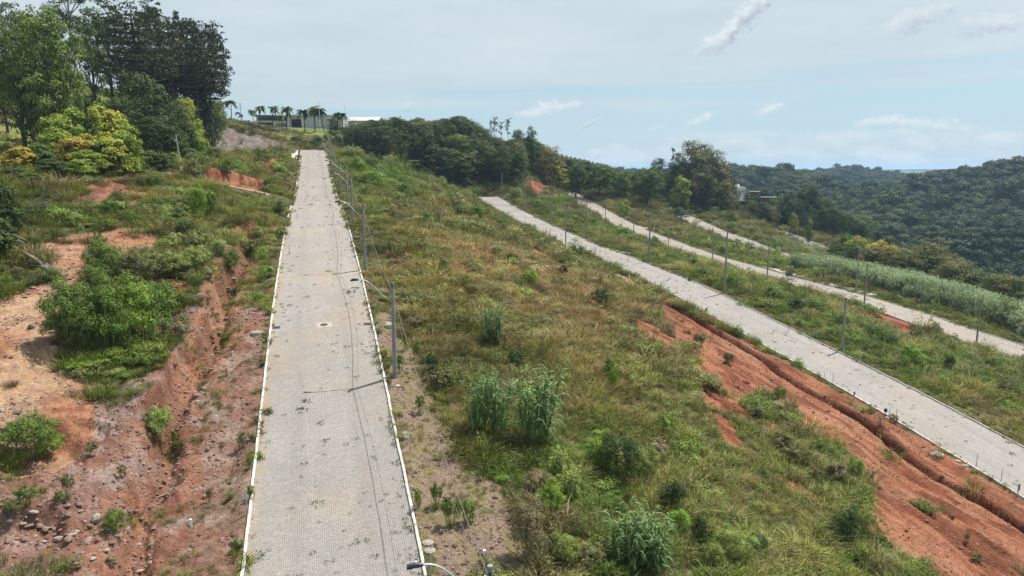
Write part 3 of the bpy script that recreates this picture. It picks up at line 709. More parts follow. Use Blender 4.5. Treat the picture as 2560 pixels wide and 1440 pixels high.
# kerbs
def kerb_piece(k, s0, s1, side, V, Q, h=.13, w=.15, base=-.12, jit=0.0):
    n = len(V); lj = random.uniform(-.018, .018); i0 = (4.0 + lj) * side; i1 = (4.0 + w + lj) * side
    for s in (s0, s1):
        for (a, z) in ((i0, base), (i0, h - .02 + jit), (i0 + .02 * side, h + jit), (i1 - .01 * side, h + jit), (i1, h - .02 + jit), (i1, base)): V.append(road_pt(k, s, a, z))
    for e in range(5):
        f = (n + e, n + e + 1, n + 6 + e + 1, n + 6 + e); Q.append(f if side < 0 else f[::-1])
    Q.append((n, n + 5, n + 4, n + 1)); Q.append((n + 1, n + 4, n + 3, n + 2)); Q.append((n + 7, n + 10, n + 11, n + 6)); Q.append((n + 8, n + 9, n + 10, n + 7))
def kerb(k, ranges, parent, m, single=0, name='kerb_run', h=.13, step=1.0):
    V, Q = [], []; cnt = 0; rr = random.Random(k)
    for side, s0, s1 in ranges:
        s = s0
        while s < s1 - .2:
            e = min(s + step, s1); j = rr.uniform(-.014, .014)
            if cnt < single and step == 1.0 and s < 150:
                v, q = [], []; kerb_piece(k, s + .006, e - .006, side, v, q, h, jit=j); link('kerb_stone', npmesh('kerb_stone', v, q), m, parent); cnt += 1
            else: kerb_piece(k, s + .006, e - .006, side, V, Q, h, jit=j)
            s = e
    if V: o = link(name, npmesh(name, V, Q), m, parent); tag(o, kind='stuff')
KW = simple('kerb_whitewash', (.76, .75, .72), .7, 1.7, .22, col2=(.30, .26, .21)); KG = simple('kerb_grey', (.46, .44, .41), .85, 3, .3)
kerb(1, [(-1, 28, 126), (1, 28, 124)], main, KW, single=260)
kerb(1, [(-1, 137, 252), (1, 135, 252)], main, KW, step=2.0)
kerb(2, [(-1, 20, 143)], st2, KW); kerb(2, [(-1, 155, 250)], st2, KG, step=2.0, name='kerb_far_run'); kerb(2, [(1, 20, 140), (1, 152, 246)], st2, KG, step=1.0, name='kerb_right_run')
kerb(3, [(-1, 45, 123), (-1, 135, 300), (1, 45, 226), (1, 238, 300)], st3, KG, step=2.0)
kerb(4, [(-1, 170, 288), (1, 170, 288)], st4, KG, step=2.0)

# cross streets
def cross(name, P0, P1, hw, zf, m, flare=3.0):
    """strip in plan from (s,a) P0 (its mouth, flared) to P1"""
    n = max(4, int(abs(P1[1] - P0[1]) * 2)); us = np.linspace(0, 1, n + 1); V = []; UV = []; LNG = abs(P1[1] - P0[1])
    for u in us:
        s = P0[0] + (P1[0] - P0[0]) * u; a = P0[1] + (P1[1] - P0[1]) * u; q = max(0.0, 1 - u * LNG / flare); e = flare * (1 - math.sqrt(max(0, 1 - q * q)))
        for w in (-hw - e, -hw, 0, hw, hw + e):
            x, y = sa2xy(s + w, a); z = zf(a); zr = float(zroad([k for k in (1, 2, 3) if abs(CEN[k] - P0[1]) < 5][0], s + w)) + .003
            V.append((x, y, z + (zr - z) * q)); UV.append((a, s + w))
    idx = np.arange(len(V)).reshape(len(us), 5); q = np.stack([idx[:-1, :-1], idx[1:, :-1], idx[1:, 1:], idx[:-1, 1:]], -1).reshape(-1, 4)
    if P1[1] > P0[1]: q = q[:, ::-1]
    o = link(name, npmesh(name, V, q[:, ::-1], uv=UV, smooth=True), m); tag(o, kind='structure'); return o
_c1 = cross('cross_street', (131.5, -4.0), (131.5, -24), 2.6, lambda a: float(np.interp(a, [-24, -21.8, -15, -8.6, -4], [-.4, -.7, -2.5, -3.95, zroad(1, 131.5) + .0])), PAVE3)
_c2 = cross('cross_street', (129.5, 4.1), (129.5, 12.5), 2.6, lambda a: float(np.interp(a, [4, 12], [zroad(1, 129.5), -6.7])), PAVE3)
_c3 = cross('cross_street', (149, 56), (149, 43), 3.0, lambda a: float(np.interp(a, [42, 56], [-15.4, zroad(2, 149)])), PAVE2)
_c4 = cross('cross_street', (146, 63.9), (146, 70), 2.6, lambda a: float(np.interp(a, [64, 70], [zroad(2, 146), -18.9])), PAVE3)
_c5 = cross('cross_street', (129, 104.1), (129, 99), 2.6, lambda a: float(np.interp(a, [99, 104], [-25.4, zroad(3, 129)])), PAVE3)
_c6 = cross('cross_street', (232, 111.9), (232, 119), 3.0, lambda a: float(np.interp(a, [112, 119], [zroad(3, 232), -20.9])), PAVE3)
def bend(sc, ac, ds, da, k, hw, parent, fl=3.0, zoff=.0):
    """kerb round a street corner: quarter arc from the street kerb into the side street"""
    V, Q = [], []; n = 9
    for i in range(n + 1):
        t = math.pi / 2 * i / n
        for r_ in (fl, fl - .15):
            cs = sc + ds * (hw + fl); ca = ac + da * fl; s = cs - ds * r_ * math.sin(t); a = ca - da * r_ * math.cos(t)
            x, y = sa2xy(s, a); z0 = float(zroad(k, s)) + (float(H(x, y)) - float(zroad(k, s))) * min(1, abs(a - ac) / fl) * 1.0
            for z in ((-.15, .13) if r_ == fl else (.13, -.15)): V.append((x, y, max(z0, -99) + z))
    for i in range(n):
        b = i * 4
        for e in range(3): Q.append((b + e, b + e + 1, b + 4 + e + 1, b + 4 + e))
    link('kerb_bend', npmesh('kerb_bend', V, Q), YELLOW, parent)
bend(131.5, -4.0, 1, -1, 1, 2.6, main); bend(131.5, -4.0, -1, -1, 1, 2.6, main); bend(129.5, 4.1, 1, 1, 1, 2.6, main); bend(149, 56, -1, -1, 2, 3.0, st2); bend(146, 64, 1, 1, 2, 2.6, st2); bend(146, 64, -1, 1, 2, 2.6, st2); bend(129, 104, 1, -1, 3, 2.6, st3)

# ------------------------------------------------------------------ foliage building blocks
def quads_leaf(C, Nn, size, asp, rg, col, bend=0.0):
    """C centres, Nn normals -> leaf quads (kite shaped)"""
    n = len(C); t = rg.normal(size=(n, 3)); u = np.cross(Nn, t); u /= np.linalg.norm(u, axis=1)[:, None] + 1e-9
    v = np.cross(Nn, u); v /= np.linalg.norm(v, axis=1)[:, None] + 1e-9
    sz = (size * rg.uniform(.65, 1.35, n))[:, None]; w = sz * asp
    V = np.stack([C - u * sz * .5, C + v * w * .5 - u * sz * .05, C + u * sz * .5 + Nn * sz * bend, C - v * w * .5 - u * sz * .05], 1).reshape(-1, 3)
    Q = np.arange(4 * n).reshape(n, 4); return V, Q, np.repeat(col, 4, 0)
def rand_dir(rg, n):
    d = rg.normal(size=(n, 3)); return d / np.linalg.norm(d, axis=1)[:, None]
def blob_leaves(rg, blobs, nsub, nleaf, size, sub_r, asp=.62, colvar=.22, up=.35, inner=.25, hue=.12):
    """clumped crown: sub-clumps on the blob surfaces, leaves round every sub-clump"""
    B = np.array(blobs, float); vol = (B[:, 3] * B[:, 4] + B[:, 4] * B[:, 5]); p = vol / vol.sum()
    bi = rg.choice(len(B), nsub, p=p); d = rand_dir(rg, nsub); d[:, 2] = np.where(d[:, 2] < -.55, -d[:, 2], d[:, 2])
    rad = np.where(rg.random(nsub) < inner, rg.uniform(.35, .85, nsub), rg.uniform(.86, 1.06, nsub))[:, None]
    SCn = B[bi, :3] + d * B[bi, 3:6] * rad
    sr = sub_r * rg.uniform(.55, 1.35, nsub); sv = rg.uniform(1 - colvar, 1 + colvar, nsub); sh = rg.uniform(-hue, hue, nsub)
    k = rg.choice(nsub, nleaf, p=sr ** 2 / (sr ** 2).sum()); ld = rand_dir(rg, nleaf)
    ld[:, 2] = np.where(ld[:, 2] < -.3, -ld[:, 2] * .6, ld[:, 2]); ld /= np.linalg.norm(ld, axis=1)[:, None]
    C = SCn[k] + ld * (sr[k] * rg.uniform(.55, 1.05, nleaf))[:, None]
    nn = ld * 1.0 + d[k] * .7 + rand_dir(rg, nleaf) * .55 + np.array([0, 0, up * .6]); nn /= np.linalg.norm(nn, axis=1)[:, None]
    lv = sv[k] * rg.uniform(.82, 1.2, nleaf); c = np.stack([lv * (1 + sh[k] + rg.uniform(-.05, .05, nleaf)), lv, lv * (1 - sh[k] * .6)], 1)
    return quads_leaf(C, nn, size, asp, rg, c)
def blades(rg, n, rad, h, lean, w, droop=.5, c0=None):
    """grass blades: 5 vertices, quad + triangle"""
    ang = rg.uniform(0, 2 * math.pi, n); rr = rad * np.sqrt(rg.random(n)); b = np.stack([rr * np.cos(ang), rr * np.sin(ang), np.zeros(n)], 1)
    ang2 = ang + rg.normal(0, .7, n); out = np.stack([np.cos(ang2), np.sin(ang2), np.zeros(n)], 1); sd = np.stack([-np.sin(ang2 + rg.normal(0, .8, n)), np.cos(ang2), np.zeros(n)], 1)
    hh = h * rg.uniform(.55, 1.25, n)[:, None]; ln = (lean * rg.uniform(.2, 1.5, n))[:, None]
    m = b + out * hh * ln * .45 + np.array([0, 0, 1]) * hh * .6; t = b + out * hh * ln * (1 + droop * .6) + np.array([0, 0, 1]) * hh * (1 - droop * .35 * ln)
    ww = w * rg.uniform(.7, 1.3, n)[:, None]
    V = np.stack([b - sd * ww * .5, b + sd * ww * .5, m + sd * ww * .55, m - sd * ww * .55, t], 1).reshape(-1, 3)
    i = np.arange(n)[:, None] * 5; Q = i + np.array([0, 1, 2, 3]); T = i + np.array([3, 2, 4])
    lv = rg.uniform(.75, 1.25, n); hu = rg.uniform(-.12, .12, n); c = np.stack([lv * (1 + hu), lv, lv * (1 - hu)], 1); C = np.repeat(c, 5, 0)
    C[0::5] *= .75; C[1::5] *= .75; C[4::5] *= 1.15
    return V, Q, T, C
def join(parts):
    V, Q, T, C = [], [], [], []; n = 0
    for p in parts:
        if len(p) == 3: v, q, c = p; t = np.zeros((0, 3), int)
        else: v, q, t, c = p
        V.append(v); Q.append(q + n); T.append(t + n); C.append(c); n += len(v)
    return np.concatenate(V), np.concatenate(Q), np.concatenate(T), np.concatenate(C)
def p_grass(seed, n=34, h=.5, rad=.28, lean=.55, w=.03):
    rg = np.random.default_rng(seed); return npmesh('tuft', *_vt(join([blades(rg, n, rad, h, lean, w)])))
def _vt(j): V, Q, T, C = j; return (V, Q, T, C)
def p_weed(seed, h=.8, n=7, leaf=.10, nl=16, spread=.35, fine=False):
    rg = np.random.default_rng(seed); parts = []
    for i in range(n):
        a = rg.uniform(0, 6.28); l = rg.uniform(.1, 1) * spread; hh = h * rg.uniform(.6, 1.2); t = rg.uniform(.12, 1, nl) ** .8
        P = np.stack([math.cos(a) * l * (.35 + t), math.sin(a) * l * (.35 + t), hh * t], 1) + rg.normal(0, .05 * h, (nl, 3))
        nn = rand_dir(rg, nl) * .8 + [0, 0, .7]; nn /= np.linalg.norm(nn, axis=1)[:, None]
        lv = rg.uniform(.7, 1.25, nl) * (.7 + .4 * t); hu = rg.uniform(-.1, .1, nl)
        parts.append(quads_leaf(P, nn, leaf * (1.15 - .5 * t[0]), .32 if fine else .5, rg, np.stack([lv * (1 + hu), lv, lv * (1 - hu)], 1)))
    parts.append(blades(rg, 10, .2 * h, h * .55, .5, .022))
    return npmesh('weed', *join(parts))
def p_shrub(seed, r=.6, h=.9, nsub=26, nleaf=420, leaf=.10, asp=.4, up=.5):
    rg = np.random.default_rng(seed); bl = [(rg.uniform(-.4, .4) * r, rg.uniform(-.4, .4) * r, h * rg.uniform(.4, .62), r * rg.uniform(.55, .8), r * rg.uniform(.55, .8), h * rg.uniform(.36, .5)) for _ in range(4)]
    return npmesh('shrub', *join([blob_leaves(rg, bl, nsub, nleaf, leaf, r * .24, asp, up=up)]))
def p_spike(seed, h=1.3, n=5):         # tall thin herbs standing above the rest
    rg = np.random.default_rng(seed); parts = []
    for i in range(n):
        b = rg.uniform(-.25, .25, 2); l = rg.normal(0, .12, 2); nl = 26; t = rg.uniform(.08, 1, nl)
        P = np.stack([b[0] + l[0] * t * h, b[1] + l[1] * t * h, t * h * rg.uniform(.8, 1.1)], 1) + rg.normal(0, .035, (nl, 3)) * (1.3 - t)[:, None]
        nn = rand_dir(rg, nl); lv = rg.uniform(.7, 1.2, nl)
        parts.append(quads_leaf(P, nn, .13, .26, rg, np.stack([lv, lv, lv], 1)))
        parts.append(blades(rg, 2, .03, h, .1, .015))
    return npmesh('spike', *join(parts))
def p_cane(seed, h=3.0, n=16, rad=.8, leaf=.75):
    rg = np.random.default_rng(seed); V, Q, C = [], [], []; k = 0
    for i in range(n):
        a = rg.uniform(0, 6.28); r0 = rad * math.sqrt(rg.random()) * .6; b = np.array([math.cos(a) * r0, math.sin(a) * r0, 0]); ln = rg.uniform(.02, .28); hh = h * rg.uniform(.65, 1.1)
        ax = np.array([math.cos(a) * ln, math.sin(a) * ln, 1.0])
        nseg = 4
        for s_ in range(nseg):        # stem ribbon, two crossed
            p0 = b + ax * hh * s_ / nseg; p1 = b + ax * hh * (s_ + 1) / nseg
            for w in (np.array([.018, 0, 0]), np.array([0, .018, 0])):
                V += [p0 - w, p0 + w, p1 + w, p1 - w]; Q.append((k, k + 1, k + 2, k + 3)); C += [(.9, .85, .55)] * 4; k += 4
        for j in range(int(rg.integers(12, 17))):
            t = rg.uniform(.28, 1.0); p = b + ax * hh * t; az = rg.uniform(0, 6.28); o = np.array([math.cos(az), math.sin(az), 0]); sd = np.array([-math.sin(az), math.cos(az), 0]); ll = leaf * rg.uniform(.6, 1.15); w = .078 * rg.uniform(.7, 1.2)
            lv = rg.uniform(.75, 1.3); up0 = .75 if t > .85 else .45; pts = [p, p + o * ll * .35 + [0, 0, ll * up0 * .5], p + o * ll * .75 + [0, 0, ll * up0 * .45], p + o * ll * 1.0 + [0, 0, -ll * .12]]
            ws = (.7, 1.0, .8, .08)
            for m_ in range(3):
                V += [pts[m_] - sd * w * ws[m_] * .5, pts[m_] + sd * w * ws[m_] * .5, pts[m_ + 1] + sd * w * ws[m_ + 1] * .5, pts[m_ + 1] - sd * w * ws[m_ + 1] * .5]
                Q.append((k, k + 1, k + 2, k + 3)); C += [(lv, lv, lv * rg.uniform(.9, 1.15))] * 4; k += 4
    return npmesh('cane', np.array(V), np.array(Q), None, np.array(C))

# ------------------------------------------------------------------ scattering of what nobody could count
def scatter(name, X, Y, Zz, sc, var, tint, protos, m, tilt=.12, seed=0, sz=None, label=None, cat=None, parent=None):
    n = len(X); rg = np.random.default_rng(seed + 99)
    me = bpy.data.meshes.new(name); me.vertices.add(n); me.vertices.foreach_set('co', np.stack([X, Y, Zz], 1).astype(np.float32).ravel())
    rot = np.stack([rg.normal(0, tilt, n), rg.normal(0, tilt, n), rg.uniform(0, 6.283, n)], 1).astype(np.float32)
    scl = np.stack([sc, sc, sc * (sz if sz is not None else rg.uniform(.75, 1.25, n))], 1).astype(np.float32)
    for nm, arr in (('rot', rot), ('scl', scl)):
        a = me.attributes.new(nm, 'FLOAT_VECTOR', 'POINT'); a.data.foreach_set('vector', arr.ravel())
    a = me.attributes.new('var', 'INT', 'POINT'); a.data.foreach_set('value', np.asarray(var, np.int32))
    t4 = np.ones((n, 4), np.float32); t4[:, :3] = tint; a = me.attributes.new('tint', 'FLOAT_COLOR', 'POINT'); a.data.foreach_set('color', t4.ravel())
    o = link(name, me, None, parent)
    pc = bpy.data.collections.new(name + '_kinds')
    for i, pm in enumerate(protos):
        if not pm.materials: pm.materials.append(m)
        po = bpy.data.objects.new('%s_kind_%02d' % (name, i), pm); pc.objects.link(po)
    ng = bpy.data.node_groups.new(name, 'GeometryNodeTree'); ng.interface.new_socket('Geometry', in_out='INPUT', socket_type='NodeSocketGeometry'); ng.interface.new_socket('Geometry', in_out='OUTPUT', socket_type='NodeSocketGeometry')
    gi = ng.nodes.new('NodeGroupInput'); go = ng.nodes.new('NodeGroupOutput'); ip = ng.nodes.new('GeometryNodeInstanceOnPoints'); ci = ng.nodes.new('GeometryNodeCollectionInfo')
    ci.inputs['Collection'].default_value = pc; ci.inputs['Separate Children'].default_value = True; ci.inputs['Reset Children'].default_value = True
    ip.inputs['Pick Instance'].default_value = True
    def named(nm, ty):
        q = ng.nodes.new('GeometryNodeInputNamedAttribute'); q.data_type = ty; q.inputs['Name'].default_value = nm; return q.outputs['Attribute']
    ng.links.new(gi.outputs[0], ip.inputs['Points']); ng.links.new(ci.outputs[0], ip.inputs['Instance']); ng.links.new(named('var', 'INT'), ip.inputs['Instance Index'])
    e2r = ng.nodes.new('FunctionNodeEulerToRotation'); ng.links.new(named('rot', 'FLOAT_VECTOR'), e2r.inputs[0]); ng.links.new(e2r.outputs[0], ip.inputs['Rotation'])
    ng.links.new(named('scl', 'FLOAT_VECTOR'), ip.inputs['Scale']); ng.links.new(ip.outputs[0], go.inputs[0])
    md = o.modifiers.new('scatter', 'NODES'); md.node_group = ng
    tag(o, label, cat, None, 'stuff'); return o

def sample(n, r0, r1, th0=-41, th1=41, seed=0):
    rg = np.random.default_rng(seed); th = rg.uniform(R(th0), R(th1), n); r = np.sqrt(rg.uniform(r0 * r0, r1 * r1, n)); return r * np.sin(th), r * np.cos(th), rg
def tint_at(S, A, rg):
    n1 = fbm(S / 14, A / 14, 101, 4); n2 = fbm(S / 5, A / 5, 102, 4); n3 = fbm(S / 2.2, A / 2.2, 103, 3)
    green = np.array([.145, .185, .042]); yel = np.array([.26, .25, .085]); tan = np.array([.34, .27, .16]); dk = np.array([.070, .092, .032]); brn = np.array([.18, .14, .10]); lime = np.array([.20, .29, .055])
    c = np.tile(green, (len(S), 1))
    def lay(c, w, k): w = w[:, None]; return c * (1 - w) + k * w
    c = lay(c, sstep(.43, .60, n1) * .85, yel); c = lay(c, sstep(.54, .66, n2) * .75, tan); c = lay(c, sstep(.58, .68, 1 - n2) * .75, dk)
    c = lay(c, sstep(.62, .72, n3) * .6, lime); c = lay(c, sstep(.58, .70, 1 - n3) * .75, brn)
    for (s0, a0, rad, k, w) in TP:
        c = lay(c, np.exp(-(((S - s0) / rad[0]) ** 2 + ((A - a0) / rad[1]) ** 2)) * w * (.55 + .9 * (n3 - .2)), k * 1.15)
    q = rg.random(len(S)); k = q < .09; c[k] = c[k] * .35 + tan * .65; k = (q > .13) & (q < .19); c[k] = c[k] * .4 + brn * .6; k = q > .93; c[k] = c[k] * .4 + lime * .7
    return c * rg.uniform(.62, 1.35, len(S))[:, None]
TP = []
for (u, v, rs, ra, k, w) in [(1450, 850, 16, 14, (.26, .225, .10), .6), (1650, 1000, 10, 9, (.23, .215, .085), .55), (1100, 800, 14, 8, (.22, .20, .09), .6), (2200, 880, 22, 16, (.14, .20, .045), .6), (1900, 740, 30, 14, (.14, .20, .045), .45), (1800, 640, 30, 16, (.16, .23, .05), .7), (1450, 560, 24, 14, (.14, .21, .045), .8), (1950, 640, 25, 12, (.14, .22, .05), .7), (1000, 440, 30, 14, (.13, .21, .04), .8), (2400, 800, 20, 10, (.15, .20, .05), .6), (550, 500, 18, 10, (.16, .21, .055), .6), (450, 620, 12, 8, (.19, .21, .07), .6), (350, 560, 10, 8, (.13, .19, .05), .6), (1330, 690, 14, 14, (.33, .235, .14), .85), (1250, 640, 14, 10, (.31, .225, .135), .8), (1420, 780, 9, 9, (.29, .215, .12), .7), (1240, 520, 14, 8, (.125, .085, .07), .8), (1130, 560, 10, 8, (.20, .16, .10), .6),
        (1500, 1150, 7, 9, (.10, .18, .035), .9), (1750, 1300, 6, 9, (.12, .20, .04), .8), (1700, 1060, 7, 7, (.16, .18, .05), .6), (900, 420, 26, 8, (.11, .19, .035), .9), (960, 470, 18, 10, (.11, .18, .035), .8), (640, 730, 12, 3, (.22, .235, .07), .8),
        (660, 560, 10, 3, (.17, .20, .06), .7), (560, 580, 8, 5, (.20, .22, .085), .6), (1900, 830, 14, 6, (.10, .16, .04), .7), (2250, 900, 10, 8, (.10, .17, .035), .7), (2100, 760, 10, 6, (.09, .145, .035), .7), (1750, 600, 25, 9, (.14, .19, .05), .7), (1560, 630, 20, 8, (.11, .17, .04), .7),
        (1280, 1330, 3, 4, (.17, .13, .09), .7), (1800, 1220, 5, 5, (.21, .22, .085), .8), (2150, 1330, 5, 6, (.19, .21, .07), .8), (1150, 900, 6, 6, (.10, .115, .05), .7), (1620, 540, 20, 8, (.18, .13, .10), .6)]:
    s0, a0 = hs_cache(u, v); TP.append((s0, a0, (rs, ra), np.array(k), w))

def build_cover():
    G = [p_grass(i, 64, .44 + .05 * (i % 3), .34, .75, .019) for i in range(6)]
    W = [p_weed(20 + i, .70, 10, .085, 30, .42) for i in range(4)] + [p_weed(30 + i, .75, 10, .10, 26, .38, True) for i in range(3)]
    SH = [p_shrub(40 + i, .6, .9, 34, 900, .085, .36, .6) for i in range(5)]
    SP = [p_spike(60 + i) for i in range(4)]
    def batch(name, protos, bands, thr, sc0, seed, gain=(1, 1, 1), zt=None, prob=None):
        Xs, Ys, Ss = [], [], []
        for bi, (r0, r1, dens, sc) in enumerate(bands):
            area = .5 * (r1 * r1 - r0 * r0) * R(82); X, Y, rg = sample(int(area * dens), r0, r1, seed=seed + bi)
            S, A = xy2sa(X, Y); g = cover(S, A)
            if prob is not None: g = g * prob(S, A)
            k = rg.random(len(X)) < g * thr; Xs.append(X[k]); Ys.append(Y[k]); Ss.append(rg.lognormal(math.log(sc), .30, k.sum()))
        X = np.concatenate(Xs); Y = np.concatenate(Ys); s = np.concatenate(Ss); S, A = xy2sa(X, Y); rg = np.random.default_rng(seed + 50)
        # plants stay low beside the kerbs and on the bare verge
        edge = np.ones(len(X))
        for k, c in CEN.items():
            d = np.abs(A - c); inr = (S > RNG[k][0]) & (S < RNG[k][1]); edge = np.where(inr, np.minimum(edge, .45 + .55 * sstep(4.6, 8.5, d)), edge)
        edge = np.where((np.abs(S - 130) < 7) & (A < -3) & (A > -26), edge * .30, edge); edge = np.where((np.abs(S - 146) < 6) & (A > 40) & (A < 57), edge * .35, edge); edge = np.where((S > 262) & (A < 30) & (A > -75), edge * .35, edge)
        sp = (Z_VERGE(S, A) > .5) | (Z_VR(S, A) > .5) | (Z_PINK(S, A) > .5); edge = np.where(sp, edge * .55, edge)
        s = s * edge * (.25 + 1.55 * fbm(S / 4, A / 4, 120, 4)) * np.where((Z_LAWN(S, A) > .5) | ((S > 120) & (A < -38)), .35, 1.0)
        return scatter(name, X, Y, H(X, Y) - .03, s, rg.integers(0, len(protos), len(X)), tint_at(S, A, rg) * np.array(gain), protos, LEAF_I, seed=seed)
    batch('grass', G, [(22, 60, 7.0, .85), (60, 120, 3.4, 1.15), (120, 220, 1.5, 1.6), (220, 380, .45, 2.4)], 1.0, 1, 1)
    batch('weeds', W, [(22, 60, 2.6, .75), (60, 120, 1.3, 1.0), (120, 220, .55, 1.35), (220, 380, .22, 2.0)], 1.0, 1, 2, (.92, 1.0, .85), prob=lambda S, A: sstep(.40, .58, fbm(S / 4, A / 4, 131, 3)) * .9 + .1)
    batch('low_scrub', SH, [(22, 60, .60, .75), (60, 120, .46, 1.1), (120, 220, .28, 1.5), (220, 380, .09, 2.0)], 1.0, 1, 3, (.85, 1.0, .80), prob=lambda S, A: sstep(.50, .62, fbm(S / 8, A / 8, 132, 4)) * ((Z_PINK(S, A) < .5) & (Z_VR(S, A) < .5) & (Z_VERGE(S, A) < .5)))
    CR = [p_shrub(70 + i, 1.0, .42, 40, 1100, .10, .62, .9) for i in range(3)]; DG = [p_grass(90 + i, 70, .62, .30, .85, .013) for i in range(4)]
    notb = lambda S, A: ((Z_PINK(S, A) < .5) & (Z_VR(S, A) < .5) & (Z_VERGE(S, A) < .5))
    batch('creepers', CR, [(22, 60, .9, .75), (60, 120, .5, 1.0), (120, 220, .2, 1.3)], 1.0, 1, 5, (.95, 1.12, .9), prob=lambda S, A: sstep(.54, .60, fbm(S / 6, A / 6, 134, 4)) * notb(S, A))
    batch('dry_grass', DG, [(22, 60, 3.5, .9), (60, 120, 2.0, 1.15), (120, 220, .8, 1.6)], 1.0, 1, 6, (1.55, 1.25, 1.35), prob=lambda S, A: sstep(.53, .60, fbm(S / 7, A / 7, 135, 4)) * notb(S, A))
    batch('tall_herbs', SP, [(22, 60, .30, .75), (60, 120, .16, .9), (120, 220, .07, 1.1)], 1.0, 1, 4, (1.0, 1.0, .8), prob=lambda S, A: sstep(.45, .6, fbm(S / 7, A / 7, 133, 3)))
build_cover()

# ------------------------------------------------------------------ trees
ORD = ['first', 'second', 'third', 'fourth', 'fifth', 'sixth', 'seventh', 'eighth', 'ninth', 'tenth', 'eleventh', 'twelfth', 'thirteenth', 'fourteenth', 'fifteenth', 'sixteenth', 'seventeenth', 'eighteenth', 'nineteenth', 'twentieth']
def ordn(i):
    if i < 20: return ORD[i]
    t = {2: 'twenty', 3: 'thirty', 4: 'forty', 5: 'fifty', 6: 'sixty', 7: 'seventy', 8: 'eighty', 9: 'ninety'}
    n = i + 1; d, r_ = divmod(n, 10)
    return (t[d] + '-' + ORD[r_ - 1]) if r_ else {2: 'twentieth', 3: 'thirtieth', 4: 'fortieth', 5: 'fiftieth', 6: 'sixtieth', 7: 'seventieth', 8: 'eightieth', 9: 'ninetieth'}[d]
def limb_mesh(rg, pts_list):
    b = MB()
    for pts, rads, n in pts_list: b.tube(pts, rads, n)
    return b
def tree_round(seed, h=10., w=4.2, low=.12, nb=9, leaf=.34, nleaf=5200, nsub=150, sub=.95, open_=0.0, asp=.6):
    rg = np.random.default_rng(seed); blobs = []; limbs = []; tr = h * .022
    for i in range(nb):
        t = (i + .5) / nb; z = h * (low + .12 + (.86 - low) * t * .92); rr = w * (math.sin(math.pi * min(1, .16 + t * .80)) ** .6) * .62
        a = i * 2.4 + rg.uniform(-.5, .5); q = rr * rg.uniform(.5, 1.0)
        blobs.append((math.cos(a) * q, math.sin(a) * q, z, w * rg.uniform(.34, .50), w * rg.uniform(.34, .50), h * rg.uniform(.15, .22)))
    blobs.append((0, 0, h * .86, w * .42, w * .42, h * .13)); blobs.append((0, 0, h * .5, w * .6, w * .6, h * .3))
    V = blob_leaves(rg, blobs, nsub, nleaf, leaf, sub, asp, inner=.15 + open_)
    x = np.cumsum(rg.normal(0, .12, 6)); y = np.cumsum(rg.normal(0, .12, 6)); tp = [(x[k] - x[0], y[k] - y[0], h * .85 * k / 5 - (.3 if k == 0 else 0)) for k in range(6)]
    limbs.append((tp, [tr * (1.25 - .2 * k) for k in range(6)], 7))
    for bl in blobs[:nb]:
        k = min(4, max(1, int(bl[2] / h * 4))); p = tp[k]; limbs.append(([p, ((p[0] + bl[0]) / 2, (p[1] + bl[1]) / 2, (p[2] + bl[2]) / 2 + .3), bl[:3]], [tr * .5, tr * .35, tr * .12], 5))
    return npmesh('crown', *join([V])), limb_mesh(rg, limbs).build('trunk', None, link_=False), h, w
def tree_euc(seed, h=20., w=4.5, leaf=.42, nleaf=3600, low=.38):
    rg = np.random.default_rng(seed); blobs = []; limbs = []; x = np.cumsum(rg.normal(0, .3, 8)); y = np.cumsum(rg.normal(0, .3, 8))
    tp = [(x[k] - x[0], y[k] - y[0], h * .95 * k / 7 - (.3 if k == 0 else 0)) for k in range(8)]; limbs.append((tp, [h * .013 * (1.2 - .14 * k) for k in range(8)], 7))
    for i in range(15):
        t = rg.uniform(low, 1.0); k = min(6, int(t * 7)); p = tp[k]; a = rg.uniform(0, 6.28); q = w * rg.uniform(.2, .8) * (1.15 - t * .6); z = h * t
        c = (p[0] + math.cos(a) * q, p[1] + math.sin(a) * q, z); blobs.append((*c, w * rg.uniform(.2, .34), w * rg.uniform(.2, .34), h * rg.uniform(.035, .065)))
        limbs.append(([p, ((p[0] + c[0]) / 2, (p[1] + c[1]) / 2, (p[2] + c[2]) / 2), c], [.11, .07, .03], 5))
    return npmesh('crown', *join([blob_leaves(rg, blobs, 90, nleaf, leaf, .7, .38, inner=.3)])), limb_mesh(rg, limbs).build('trunk', None, link_=False), h, w
